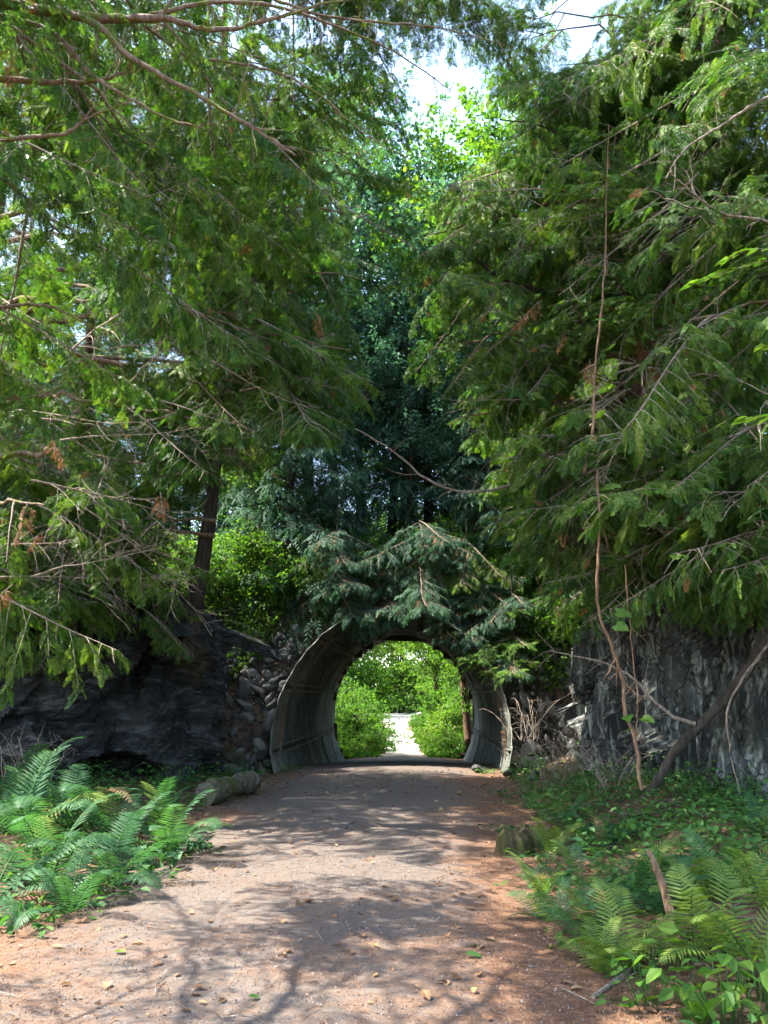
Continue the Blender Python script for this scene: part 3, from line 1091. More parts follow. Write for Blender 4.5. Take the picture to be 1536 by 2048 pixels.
# long limbs reaching over the path
for (px, py, d, zr) in [(660, 300, 10.0, 0.6), (740, 430, 10.2, 0.4), (730, 560, 10.4, 0.3), (700, 700, 10.6, 0.5), (720, 780, 10.8, 0.3), (560, 790, 11, 0.4), (430, 850, 11, 0.3), (330, 600, 9.5, 0.6), (480, 480, 10, 0.5),
                        (300, 930, 11, 0.0), (150, 850, 10, 0.3), (560, 200, 9.6, 0.6), (520, 640, 10.3, 0.4), (90, 1010, 10, 0.0)]:
    p1 = at(px, py, d)
    p0 = np.array([-6.25, 10.9, p1[2] + zr])
    limb(far_left, p0, p1, 0.05, 9, zones=NZ)
for (px, py, d, zr) in [(640, 60, 9, 0.5), (690, -40, 8.5, 0.3), (560, 330, 8.2, 0.6), (420, 420, 7.6, 0.4), (300, 330, 7, 0.5), (180, 520, 7, 0.3), (60, 700, 7.2, 0.2)]:
    p1 = at(px, py, d)
    limb(near_left, np.array([-5.0, 3.4, p1[2] + zr]), p1, 0.045, 8, zones=NZ)
for (px, py, d, zr) in [(640, 250, 15, 0.6), (670, 480, 14.6, 0.4), (620, 640, 14.8, 0.3), (560, 760, 15, 0.2), (330, 900, 14.5, 0.3), (250, 1050, 14.6, 0.2), (120, 1080, 14, 0.3), (470, 900, 14.9, 0.2)]:
    p1 = at(px, py, d)
    limb(lean_left, np.array([lt[4][0] + 0.05, 15.1, p1[2] + zr]), p1, 0.045, 9, zones=NZ)
for (px, py, d, zr) in [(850, 470, 10.8, 0.3), (855, 580, 10.6, -0.1), (860, 700, 11, 0.2), (910, 840, 11.2, 0.2), (1020, 950, 11.3, 0.2), (1090, 1060, 11.3, 0.1), (1000, 350, 10.6, 0.4),
                        (1060, 230, 10.4, 0.5), (1300, 860, 9.0, 0.2), (1420, 960, 8.6, 0.1), (1430, 780, 8.8, 0.2), (1150, 480, 10, 0.3), (1120, 700, 10.4, 0.2), (1200, 1000, 10.5, 0.1), (1340, 1110, 9.3, 0.0)]:
    p1 = at(px, py, d)
    q = trunk_at(rt, p1[2] + zr)
    limb(bent, q, p1, 0.045, 10, zones=NZ)
for (px, py, d, zr) in [(1100, 30, 10.5, 0.5), (1260, 120, 9, 0.4), (1330, 300, 8.6, 0.3), (1420, 470, 8, 0.2), (1380, 640, 7.8, 0.2), (1480, 860, 7.6, 0.1), (1470, 1080, 8, 0.1), (1400, 180, 8.4, 0.4)]:
    p1 = at(px, py, d)
    limb(edge_right, np.array([6.25, 7.6, p1[2] + zr]), p1, 0.045, 8, zones=NZ)


for (px, py, d) in [(740, 60, 9.2), (730, -60, 9), (735, 190, 9.8), (715, 310, 10.2), (650, -20, 8.6), (700, 130, 9.6), (765, 110, 9.6), (770, 240, 10), (750, 360, 10.4)]:
    p1 = at(px, py, d)
    limb(near_left if py < 100 else far_left, np.array([-5.0, 3.4, p1[2] + 0.4]) if py < 100 else np.array([-6.25, 10.9, p1[2] + 0.5]), p1, 0.03, 12, (0.35, 0.6), (SKYCORE, OPEN_SKY2))
for (px, py, d) in [(1035, 80, 10), (1040, -60, 9.6), (1060, 170, 10.2), (1120, 130, 9.8), (1270, -30, 9.4), (1010, 310, 10.8), (930, 400, 10.8), (880, 520, 10.8)]:
    p1 = at(px, py, d)
    limb(bent, trunk_at(rt, p1[2] + 0.3), p1, 0.03, 12, (0.35, 0.65), (SKYCORE, OPEN_SKY2))


for (px, py, d) in [(880, 20, 9.4), (960, 70, 9.6), (840, 70, 9.2), (790, -30, 8.8), (900, -60, 9.0), (820, 30, 9.3), (1000, 20, 9.5), (930, 40, 9.6)]:
    p1 = at(px, py, d)
    limb(near_left, np.array([-5.0, 3.4, p1[2] + 0.4]), p1, 0.026, 18, (0.3, 0.6), (SKYCORE, OPEN_SKY2), meshes=SPARSE[:1] + BOUGHS[:3])
for (px, py, d) in [(1000, 40, 9.8), (1100, -40, 9.6), (1160, 180, 10), (1230, 160, 9.6), (1300, 60, 9.2), (1200, 60, 9.4), (1380, -20, 9.2)]:
    p1 = at(px, py, d)
    limb(bent, trunk_at(rt, p1[2] + 0.3), p1, 0.026, 12, (0.35, 0.6), (SKYCORE, OPEN_SKY2))


for (px, py, d) in [(60, 1160, 12.6), (180, 1180, 12.9), (290, 1170, 13.4), (130, 1110, 12.3), (230, 1220, 13.2), (20, 1210, 12.4), (330, 1110, 13.6), (300, 1230, 13.5), (370, 1190, 14.2), (120, 1240, 12.7), (40, 1265, 12.3)]:
    p1 = at(px, py, d)
    limb(top_left, np.array([-6.55, 15.6, max(4.2, p1[2] + 0.6)]), p1, 0.03, 9, (0.35, 0.7), None)


for (px, py, d) in [(100, 100, 7.4), (250, 60, 7.6), (400, 120, 8), (500, -20, 8.4), (330, -60, 8), (180, 230, 7.4), (450, 230, 8.6), (60, 350, 7.2)]:
    p1 = at(px, py, d)
    limb(near_left, np.array([-5.0, 3.4, p1[2] + 0.4]), p1, 0.03, 9, (0.5, 0.85), NZ)
for p1 in [(-5.6, 7.2, 5.4), (-4.2, 6.4, 5.2), (-4.8, 5.6, 6.6)]:  # unseen limbs added to break up the sunlight on the near path
    limb(near_left, (-5.0, 3.4, p1[2] + 0.5), p1, 0.03, 30, (0.3, 0.6), NZ, meshes=SPARSE)


# ------------------------------------------------------------------ single branches that can be picked out
def rod(parent, name, pts, r0, r1, mat, n=24, sides=6, twigs=0, tl=0.5, wob=0.08, seed=0, zig=0.0):
    base = np.array(parent.location)
    P = smooth_path(pts, n)
    if zig:
        P = P + rng.normal(0, zig, P.shape)
    mb = MB()
    mb.tube(P - base, np.linspace(r0, r1, n), sides, 0, wob=wob)
    rs = np.random.default_rng(seed + 900)
    for _ in range(twigs):
        i = rs.integers(3, n - 1)
        d = nrm(nrm(P[i] - P[i - 1]) * 0.8 + rs.normal(0, 0.6, 3))
        q = [P[i]]
        for k in range(5):
            d = nrm(d + rs.normal(0, 0.14, 3) + np.array([0, 0, -0.03]))
            q.append(q[-1] + d * tl * rs.uniform(0.5, 1.2) / 5)
        mb.tube(np.array(q) - base, np.linspace(r1 * 0.55 + 0.002, 0.0015, 6), 4, 0, cap=False)
        if rs.random() < 0.6:
            d = nrm(nrm(q[3] - q[2]) + rs.normal(0, 0.5, 3))
            q2 = [q[2], q[2] + d * tl * 0.2, q[2] + nrm(d + rs.normal(0, 0.2, 3)) * tl * 0.42]
            mb.tube(np.array(q2) - base, [0.003, 0.0022, 0.0013], 3, 0, cap=False)
    return link(name, mb.mesh(name, [M[mat]], True), parent)


def px_path(pts, d0, d1):
    k = len(pts)
    return [at(x, y, d0 + (d1 - d0) * i / (k - 1)) for i, (x, y) in enumerate(pts)]


for i, (pts, d0, d1, r0, r1, tw) in enumerate([
    ([(-140, -20), (60, 15), (160, 32), (250, 38), (330, 35)], 5.0, 5.0, 0.045, 0.03, 8),
    ([(100, 22), (190, 45), (250, 105), (320, 150), (420, 205), (500, 252), (560, 290), (592, 312)], 5.0, 4.8, 0.026, 0.008, 14),
    ([(-80, 20), (90, 55), (180, 145), (240, 185), (330, 235), (410, 258)], 5.2, 5.0, 0.026, 0.006, 12),
    ([(-120, 150), (20, 160), (110, 165), (200, 160), (250, 143)], 5.4, 5.4, 0.034, 0.01, 8),
    ([(-120, 290), (40, 276), (135, 266), (170, 240), (255, 205)], 5.0, 4.9, 0.02, 0.006, 8),
    ([(330, 35), (420, 60), (520, 45), (640, 10), (760, -10)], 5.0, 5.4, 0.024, 0.006, 16),
    ([(300, 30), (430, 5), (560, 15), (680, 55), (800, 110), (900, 180)], 5.2, 5.6, 0.02, 0.004, 18),
    ([(420, 120), (540, 140), (640, 190), (720, 260), (820, 320)], 6.0, 6.2, 0.014, 0.004, 12),
    ([(500, -20), (640, 30), (780, 45), (900, 60), (1010, 90)], 6.0, 6.4, 0.016, 0.004, 18),
    ([(-60, 620), (80, 610), (160, 640), (240, 690)], 6.4, 6.5, 0.018, 0.005, 8),
    ([(-60, 800), (60, 795), (120, 770), (138, 730)], 6.6, 6.6, 0.014, 0.004, 6)]):
    rod(near_left, 'mossy_branch', px_path(pts, d0, d1), r0, r1, 'branch', 30, 7, tw, 0.45, 0.1, i, 0.004)
for i, (pts, d0, d1, r0, r1, tw) in enumerate([
    ([(1255, 800), (1170, 880), (1130, 918), (1050, 962), (940, 985), (860, 962), (790, 905), (710, 858)], 11.4, 9.5, 0.035, 0.008, 10),
    ([(1300, 585), (1230, 592), (1110, 588), (1010, 560), (950, 515), (900, 480)], 10.9, 9.8, 0.05, 0.015, 8),
    ([(1270, 640), (1180, 660), (1080, 655), (1000, 630)], 11, 10, 0.02, 0.006, 6),
    ([(1440, 180), (1360, 260), (1200, 300), (1080, 250), (1000, 240)], 10.3, 9.3, 0.035, 0.008, 12),
    ([(1560, 445), (1440, 425), (1380, 380), (1340, 345)], 7, 6.6, 0.016, 0.006, 12),
    ([(1560, 180), (1460, 240), (1370, 300), (1330, 360)], 7, 6.8, 0.018, 0.005, 10)]):
    rod(bent if d0 > 8 else edge_right, 'bare_branch', px_path(pts, d0, d1), r0, r1, 'twig' if d0 < 8 or i == 0 else 'dark_bark', 30, 6, tw, 0.5, 0.08, 40 + i, 0.006)
# thicket of dead twigs under the left boughs
for (px, py, d) in [(120, 880, 9), (260, 980, 10.5), (330, 1080, 12), (200, 1120, 11.5), (60, 1150, 10), (320, 800, 10), (440, 980, 12.5), (60, 960, 8.5), (160, 1010, 9.5), (260, 760, 9.5), (20, 1090, 9), (120, 720, 8.6), (380, 700, 9.6), (200, 420, 6.5), (560, 560, 9.5), (480, 780, 10), (400, 900, 11), (560, 130, 7), (680, 240, 9), (30, 820, 8), (210, 700, 8)]:
    p = at(px, py, d)
    place_bough(far_left, Matrix.Translation(-far_left.location), p, random.uniform(-0.8, 0.5), R(random.uniform(-30, 20)), random.uniform(-1, 1), random.uniform(0.6, 1.0), BARE, 'dead_branch', NZ)
for (px, py, d) in [(1200, 1050, 10.4), (1300, 1150, 10), (1150, 1180, 11), (1420, 1150, 9), (1350, 1230, 9.6), (1480, 1200, 8.8), (1180, 900, 10.5), (1330, 700, 9), (1400, 880, 8.6), (1000, 460, 9.6), (1100, 380, 9.4), (1250, 420, 8.8), (1400, 350, 8), (1480, 560, 7.8), (1060, 800, 10), (1250, 780, 9), (1480, 760, 7.8), (1200, 230, 9), (1120, 960, 10.2), (1450, 1000, 8.2)]:
    p = at(px, py, d)
    place_bough(bent, Matrix.Translation(-bent.location), p, math.pi + random.uniform(-0.9, 0.9), R(random.uniform(-35, 15)), random.uniform(-1, 1), random.uniform(0.5, 0.9), BARE, 'dead_branch', NZ)

DRYC = [bough_mesh(430 + i, 'dry_spray', dry=1.0, L=1.6, hang=1.2, droop=0.4, bare=0.1) for i in range(2)]
for tr, lst in ((bent, [(1132, 665, 9.2), (1085, 600, 9.4), (1300, 590, 9.6), (1345, 620, 9.6), (1270, 640, 9.8), (1410, 845, 8.2), (1362, 1020, 8.6), (1180, 720, 9.2), (1290, 690, 9.6)]),
                (far_left, [(60, 1000, 8.4), (85, 1060, 8.4), (25, 1170, 8.6), (100, 870, 8.8), (320, 985, 9.6)]), (near_left, [(20, 80, 4.9), (630, 620, 7.5)])):
    for (px, py, d) in lst:
        p = at(px, py, d)
        Mx = Matrix.Translation(Vector(p)) @ Matrix.Rotation(random.uniform(0, 6.28), 4, 'Z') @ Matrix.Rotation(R(random.uniform(15, 65)), 4, 'Y') @ Matrix.Scale(random.uniform(0.16, 0.34), 4)
        link('dry_spray', random.choice(DRYC), tr, Matrix.Translation(-tr.location) @ Mx)

# ------------------------------------------------------------------ middle and far trees
def lo_bough(seed):
    wood, PS, DS, NS, SZ = bough_parts(seed, L=2.4, tw=0.2, spr=0.12, smin=0.24, smax=0.42, bare=0.05, droop=0.16, hang=0.5)
    mb = MB()
    for k in range(3):
        sel = np.arange(len(PS)) % 3 == k
        mb.inst(SPRAYS_LO[k], frames(DS[sel], NS[sel], SZ[sel]), PS[sel])
    wd = MB()
    for pts, rad, n in wood[:1] + wood[1::2]:
        wd.tube(pts[::2], np.maximum(rad[::2], 0.006), 3, cap=False)

    def flat(b):
        return np.vstack(b.V), np.vstack([q[0] for q in b.Q])
    return flat(mb), flat(wd)


LOB = [lo_bough(300 + i) for i in range(3)]


def conifer_crown(seed, H=14.0, n=170, reach=3.2, leaf='hemlock', z0=0.6):
    rs = np.random.default_rng(seed)
    mb = MB()
    z = z0 + (H - z0) * (np.arange(n) + rs.random(n)) / n
    f = z / H
    az = np.arange(n) * 2.4 + rs.normal(0, 0.5, n)
    ln = reach * (1 - f) ** 0.75 * rs.uniform(0.7, 1.15, n) + 0.35
    D = np.stack([np.cos(az), np.sin(az), 0.25 * f - 0.2 + rs.normal(0, 0.13, n)], 1)
    Nn = np.tile([0, 0, 1.0], (n, 1)) + rs.normal(0, 0.2, (n, 3))
    P = np.stack([0 * z, 0 * z, z], 1)
    for k in range(3):
        sel = np.arange(n) % 3 == k
        Mx = frames(D[sel], Nn[sel], ln[sel] / 2.4)
        (V, F), (Vw, Fw) = LOB[k]
        mb.inst((V, F), Mx, P[sel], 1, rs.random(sel.sum()))
        mb.inst((Vw, Fw), Mx, P[sel], 0)
    return mb.mesh('conifer_crown', [M['dark_bark'], M[leaf]])


def trunk_mesh(H, r, mat='dark_bark', seed=0, lean=0.0):
    rs = np.random.default_rng(seed)
    t = np.linspace(0, 1, 16)
    pts = np.stack([lean * t * H + 0.08 * np.cumsum(rs.normal(0, 1, 16)), 0.08 * np.cumsum(rs.normal(0, 1, 16)), t * H - 0.3], 1)
    pts[0, :2] = 0
    mb = MB()
    mb.tube(pts, r * (1 - 0.85 * t) + r * 0.4 * np.exp(-t * 20), 10, 0, wob=0.05)
    return mb.mesh('trunk', [M[mat]], True), pts


CON = [conifer_crown(1), conifer_crown(2, 14, 150, 3.8)]
CON_T = trunk_mesh(13.8, 0.2)[0]


def leafy_crown(seed, H=16.0, z0=3.5, rx=4.2, limbs=26, twigs=30, leaves=26, size=(0.13, 0.22), leaf='broad', core=0.35):
    """a broadleaf crown: limbs, twigs and single leaves through its volume"""
    rs = np.random.default_rng(seed)
    mb = MB()
    c = np.array([0, 0, (H + z0) / 2])
    hz = (H - z0) / 2
    for i in range(limbs):
        u = nrm(rs.normal(0, 1, 3))
        r = rs.uniform(core, 1.0) ** 0.6
        tip = c + u * np.array([rx, rx, hz]) * r
        b = np.array([0, 0, max(z0 * 0.6, tip[2] - rs.uniform(1.5, 4) * (rx / 4.2))])
        t = np.linspace(0, 1, 7)[:, None]
        pts = b + (tip - b) * t + np.array([0, 0, 0.5]) * np.sin(math.pi * t) + rs.normal(0, 0.1, (7, 3)) * t
        mb.tube(pts, np.linspace(0.05, 0.012, 7) * rx / 4.2 + 0.004, 4, 0, cap=False)
        sp = rx * rs.uniform(0.2, 0.4)
        tp = tip + rs.normal(0, 1, (twigs, 3)) * sp * np.array([1, 1, 0.55])
        td = nrm(tp - pts[4] + rs.normal(0, 0.3, (twigs, 3)))
        for q in range(0, twigs, 2):
            mb.tube([pts[5], (pts[5] + tp[q]) / 2 + rs.normal(0, 0.06, 3), tp[q]], [0.012, 0.008, 0.004], 3, 0, cap=False)
        n = twigs * leaves
        w_ = np.repeat(np.arange(twigs), leaves)
        P = tp[w_] + td[w_] * (rs.random((n, 1)) - 0.5) * sp * 0.9 + rs.normal(0, 0.09 * rx / 4.2 + 0.03, (n, 3))
        D = nrm(td[w_] * 0.6 + rs.normal(0, 0.7, (n, 3)) + np.array([0, 0, -0.25]))
        Nn = np.array([0, 0, 1.0]) + rs.normal(0, 0.5, (n, 3))
        mb.inst(LEAF, frames(D, Nn, rs.uniform(*size, n)), P, 1, np.clip(rs.normal(rs.uniform(0.3, 0.7), 0.2, n), 0, 1))
    return mb.mesh('leafy_crown', [M['dark_bark'], M[leaf]])


LCR = [leafy_crown(5), leafy_crown(6, 17, 2.0, 3.6)]
LC_SHADE = [leafy_crown(7, leaf='hemlock'), leafy_crown(8, 17, 2.0, 3.6, leaf='hemlock')]  # broadleaf crowns in teal; their shade is put into the leaf colour
LTR = trunk_mesh(12, 0.17, 'bark', 4)[0]
SHR = [leafy_crown(15, 2.2, 0.0, 1.5, 15, 18, 16, (0.08, 0.15), core=0.15), leafy_crown(16, 1.9, 0.0, 1.3, 13, 18, 16, (0.07, 0.13), core=0.15)]


def tree_copy(name, label, crown, trunk, loc, s, rz, sz=1.0, group=None):
    t = thing(name, label, 'tree' if trunk is not None else 'shrub', loc, rz, group)
    t.scale = (s, s, s * sz)
    if trunk is not None:
        link('trunk', trunk, t)
    link('crown', crown, t)
    return t


for i, (x, y, z, s, sz, lab) in enumerate([
    (-1.7, 24.6, 6.1, 0.85, 1.2, 'dark blue green conifer on the bank left above the tunnel'),
    (-6.2, 29.0, 5.0, 1.1, 1.2, 'tall conifer past the bank behind the leaning dark cedar'),
    (6.0, 25.5, 6.0, 1.1, 1.25, 'tall conifer on the bank behind the bent brown cedar'),
    (0.3, 27.0, 6.0, 0.95, 1.1, 'middle conifer on the bank, its tip below the sky gap'),
    (10.0, 24.5, 5.6, 1.2, 1.3, 'conifer on the bank behind the far right cedars'),
    (-3.4, 26.8, 6.0, 1.0, 1.0, 'tall spire conifer on the bank, left of the sky gap'),
    (4.4, 27.0, 6.0, 1.0, 1.2, 'tall spire conifer on the bank, right of the sky gap'),
    (-2.9, 22.6, 4.6, 0.75, 1.25, 'dark conifer low on the slope left of the tunnel crown'),
    (3.4, 22.8, 4.8, 0.75, 1.2, 'dark conifer low on the slope right of the tunnel crown'),
    (1.6, 26.4, 6.1, 0.9, 1.0, 'stout conifer on the bank behind the crown of the tunnel'),
    (-9.6, 18.2, 3.6, 0.95, 0.95, 'conifer on the rock top behind the slender left cedar'),
    (-13.5, 15.0, 3.6, 1.2, 1.1, 'conifer on the rock top at the far left edge'),
    (8.2, 19.0, 3.6, 1.1, 1.2, 'conifer on the rock top behind the right cedars'),
    (-8.0, 30.5, 3.5, 1.2, 1.2, 'conifer past the bank behind the lit slope shrubs'),
    (-12.5, 33.0, 1.5, 1.35, 1.2, 'conifer past the bank, seen low between the left cedars'),
    (-17.5, 34.0, 1.0, 1.35, 1.2, 'conifer past the bank behind the far left twigs'),
    (-15.5, 21.0, 3.2, 1.2, 1.1, 'conifer far left beyond the slate outcrop'),
    (-11.0, 27.5, 5.0, 1.15, 1.2, 'conifer past the bank far to the left'),
    (-18.0, 26.0, 4.0, 1.3, 1.2, 'conifer at the far left end of the bank')]):
    tree_copy('conifer_tree', lab, CON[i % 2], CON_T, (x, y, z), s, i * 1.7, sz, 'conifers on the bank')
for i, (x, y, s, sz, lab) in enumerate([
    (-9.0, 42.5, 0.72, 1.0, 'sunlit leafy tree left of the path beyond the tunnel'),
    (5.0, 41.0, 0.75, 1.0, 'sunlit leafy tree just right of the path beyond the tunnel'),
    (3.4, 50.0, 0.7, 1.0, 'bright leafy tree over the right shrubs seen through the tunnel'),
    (-15, 52.0, 0.9, 1.1, 'broad leafy tree left of the sunny gravel yard'),
    (6.5, 60.0, 0.95, 1.0, 'bright leafy tree on the right of the far path'),
    (-6.8, 62.0, 0.9, 1.0, 'bright leafy tree on the left of the far path'),
    (10.5, 49.0, 1.0, 1.1, 'broad leafy tree right of the sunny gravel yard'),
    (-3.5, 92.0, 1.5, 1.0, 'far leafy tree closing the view left behind the yard'),
    (5.5, 90.0, 1.5, 1.0, 'far leafy tree closing the view right behind the yard'),
    (1.0, 98.0, 1.6, 1.1, 'far leafy tree in line with the end of the path'),
    (1.6, 79.0, 1.4, 1.0, 'leafy tree in the middle just behind the yard'),
    (-3.8, 72.0, 1.2, 1.0, 'leafy tree hanging over the left rear of the yard'),
    (4.8, 73.0, 1.2, 1.0, 'leafy tree hanging over the right rear of the yard'),
    (-13.0, 84.0, 1.6, 1.0, 'wide leafy tree at the far left of the yard'),
    (14.5, 85.0, 1.6, 1.0, 'wide leafy tree at the far right of the yard'),
    (-19.0, 37.0, 1.2, 1.2, 'leafy tree beyond the bank behind the left rock'),
    (14.5, 37.0, 1.2, 1.3, 'leafy tree beyond the bank behind the right rock'),
    (3.6, 33.6, 1.1, 1.0, 'leafy tree with a dark trunk just inside the far right rim of the tunnel'),
    (9.0, 34.5, 1.5, 1.1, 'tall leafy tree past the bank, right of the tunnel line'),
    (-27.0, 30.0, 1.3, 1.3, 'leafy tree far out to the left of the bank'),
    (20.0, 31.0, 1.3, 1.3, 'leafy tree far out to the right of the bank')]):
    tree_copy('leafy_tree', lab, LCR[i % 2], LTR, (x, y, float(gz(x, y)) - 0.1), s, i * 2.1, sz, 'leafy trees beyond the bank')
for i, (x, y, s, sz, lab) in enumerate([
    (7.2, 21.3, 0.62, 1.1, 'yellow green leafy tree on the slope behind the right cedars'),
    (0.8, 24.0, 0.62, 1.0, 'leafy tree standing directly over the tunnel crown'),
    (2.9, 24.6, 0.72, 1.0, 'leafy tree on the bank right above the tunnel'),
    (-3.9, 23.6, 0.5, 1.0, 'small leafy tree on the bank left above the tunnel'),
    (3.6, 27.6, 1.2, 1.0, 'yellow green leafy tree on the bank right below the sky gap'),
    (0.6, 28.3, 1.1, 1.0, 'leafy tree on the bank in the middle below the sky gap'),
    (-2.6, 28.0, 1.25, 1.0, 'leafy tree on the bank left below the sky gap'),
    (7.0, 28.2, 1.3, 1.0, 'leafy tree on the bank high behind the bent cedar')]):
    tree_copy('leafy_tree', lab, (LC_SHADE if x < 3 and y > 23.9 else LCR)[i % 2], LTR, (x, y, 3.0 if y < 22 else 5.9), s, i * 2.9, sz, 'leafy trees on the bank')
for i, (x, y, s, lab) in enumerate([
    (-1.0, 36.0, 1.0, 'bright green shrub left of the path just past the tunnel'),
    (-1.5, 40.0, 1.2, 'taller shrub behind the first one on the left past the tunnel'),
    (2.6, 36.5, 0.95, 'bright green shrub right of the path just past the tunnel'),
    (3.2, 41.5, 1.25, 'taller shrub behind the first one on the right past the tunnel'),
    (-4.6, 37.0, 1.3, 'shrub against the left inner rim of the far tunnel mouth'),
    (5.4, 38.0, 1.3, 'shrub against the right inner rim of the far tunnel mouth'),
    (-0.75, 33.8, 0.5, 'small bush at the left lip of the far tunnel mouth'),
    (2.5, 34, 0.5, 'small bush at the right lip of the far tunnel mouth'),
    (-0.5, 43.5, 0.7, 'knee high bush left of the narrow far path'),
    (2.3, 44.5, 0.7, 'knee high bush right of the narrow far path'),
    (2.2, 39.5, 0.65, 'small bush between the two right shrubs past the tunnel'),
    (-0.4, 38.3, 0.55, 'small bush between the two left shrubs past the tunnel'),
    (-2.6, 46.0, 1.2, 'shrub at the left corner of the gravel yard'),
    (3.9, 48.0, 1.2, 'shrub at the right corner of the gravel yard'),
    (-3.0, 54.0, 1.8, 'large shrub on the left side of the far path'),
    (5.0, 56.0, 1.8, 'large shrub on the right side of the far path'),
    (-3.6, 64.0, 2.4, 'big bush left at the far end of the yard'),
    (6.2, 66.0, 2.4, 'big bush right at the far end of the yard'),
    (0.1, 77.0, 1.0, 'low bush at the left of the end of the yard'),
    (2.2, 75.5, 1.1, 'low bush at the right of the end of the yard'),
    (-1.6, 80.0, 2.8, 'tall bush closing the yard on the left'),
    (4.0, 82.0, 2.8, 'tall bush closing the yard on the right'),
    (1.2, 86.0, 3.2, 'tall bush in the middle behind the yard'),
    (-7.5, 78.0, 3.0, 'tall bush at the left rear of the yard'),
    (9.5, 80.0, 3.0, 'tall bush at the right rear of the yard')]):
    tree_copy('shrub', lab, SHR[i % 2], None, (x, y, float(gz(x, y)) - 0.05), s, i * 1.3, 1.0, 'shrubs beyond the tunnel')
for i, (x, z, s, lab) in enumerate([
    (-3.4, 4.6, 0.9, 'leafy shrub on the slope up left of the tunnel'),
    (-5.0, 4.0, 1.0, 'leafy shrub on the slope behind the leaning dark trunk'),
    (-1.6, 5.0, 0.8, 'leafy shrub on the slope just over the tunnel crown'),
    (3.8, 4.3, 0.9, 'leafy shrub on the slope up right of the tunnel'),
    (5.4, 3.2, 1.0, 'leafy shrub on the slope behind the right rock'),
    (1.6, 5.3, 0.8, 'leafy shrub at the lip of the bank over the tunnel')]):
    tree_copy('shrub', lab, SHR[i % 2], None, (x, float(emb_y(z)), z - 0.1), s, i * 1.9, 1.0, 'shrubs on the slope')


def pine_crown(seed, H=20, z0=4, n=80):
    rs = np.random.default_rng(seed)
    mb = MB()
    tuft_n = 34
    U = nrm(rs.normal(0, 1, (tuft_n, 3)) + np.array([0.9, 0, 0.2]))
    V, F = [], []
    for u in U:
        sd = nrm(np.cross(u, rs.normal(0, 1, 3))) * 0.012
        F.append(np.arange(3) + len(V) * 3)
        V.append(np.array([sd, -sd, u * rs.uniform(0.75, 1.0)]))
    tm = (np.vstack(V), np.array(F))
    for i in range(n):
        z = z0 + (H - z0) * (i + rs.random()) / n
        az = i * 2.4 + rs.normal(0, 0.4)
        ln = (3.6 * (1 - z / H) ** 0.6 + 0.5) * rs.uniform(0.7, 1.1)
        d = np.array([math.cos(az), math.sin(az), rs.uniform(-0.05, 0.35)])
        t = np.linspace(0, 1, 7)[:, None]
        pts = np.array([0, 0, z]) + d * ln * t + np.array([0, 0, 0.25 * ln]) * t ** 2 - np.array([0, 0, 0.12 * ln]) * np.sin(math.pi * t)
        mb.tube(pts, np.linspace(0.035, 0.008, 7), 4, 0, cap=False)
        k = int(ln * 9)
        f = rs.uniform(0.3, 1.0, k)
        q = np.array([0, 0, z]) + d * ln * f[:, None] + np.array([0, 0, 0.25 * ln]) * f[:, None] ** 2
        side = nrm(np.cross(d, [0, 0, 1.0]))
        q2 = q + side * rs.normal(0, 0.3, (k, 1)) * ln * 0.5 * (1.1 - f[:, None]) + rs.normal(0, 0.08, (k, 3))
        for a, b in zip(q[::2], q2[::2]):
            mb.tube([a, (a + b) / 2, b], [0.01, 0.008, 0.005], 3, 0, cap=False)
        dd = nrm(d + nrm(q2 - q) * 0.6 + np.array([0, 0, 0.3]))
        mb.inst(tm, frames(dd, np.tile([0.1, 0.2, 1.0], (k, 1)), rs.uniform(0.24, 0.36, k)), q2, 1)
    return mb.mesh('pine_crown', [M['dark_bark'], M['pine']])


PIN = pine_crown(8)
PTR = trunk_mesh(20, 0.2, 'dark_bark', 9)[0]
for i, (x, y, z, s, lab) in enumerate([
    (-4.2, 25.4, 6.0, 0.95, 'pale teal pine with soft needles seen between the left boughs'),
    (-0.8, 26.6, 6.1, 0.98, 'pale pine with a thin trunk in the middle above the tunnel')]):
    if s:
        tree_copy('pine_tree', lab, PIN, PTR, (x, y, z), s, i * 1.1 + 0.5, 1.0, 'pines behind the cedars')

# a small conifer leaning out over the tunnel crown
h1 = thing('young_conifer', 'young dark conifer drooping over the crown of the tunnel', 'tree', (1.0, 21.1, 3.7), 0, 'young conifers over the tunnel')
h2 = thing('young_conifer', 'bright young conifer branch end hanging at the upper right rim', 'tree', (3.35, 20.0, 2.1), 0, 'young conifers over the tunnel')
mb = MB()
mb.tube([(0, 0, -0.3), (-0.05, -0.1, 1.2), (0, -0.1, 2.7)], [0.08, 0.06, 0.012], 8)
link('trunk', mb.mesh('trunk', [M['dark_bark']], True), h1)
mb = MB()
mb.tube([(0, 0, -0.4), (-0.05, -0.05, 1.0), (0, 0, 3.0)], [0.06, 0.045, 0.012], 8)
link('trunk', mb.mesh('trunk', [M['dark_bark']], True), h2)
HB = [bough_mesh(400 + i, leaf='hemlock', hang=0.5, dry=0.02) for i in range(2)]
TUN_IN = [[(640, 1300), (760, 1262), (840, 1262), (900, 1300), (930, 1560), (560, 1560)]]
for k in range(46):
    z = random.uniform(0.0, 2.6)
    az = random.uniform(-3.3, 0.3)
    place_bough(h1, Matrix.Translation(-h1.location), np.array([1.0, 21.0, 3.9 + z]), az, R(random.uniform(-35, -5)), random.uniform(-0.3, 0.3), random.uniform(0.55, 1.05) * (1.1 - z * 0.12), HB, 'bough', TUN_IN)
GB = [bough_mesh(410, leaf='broad', hang=0.25, dry=0.0, droop=0.1)]
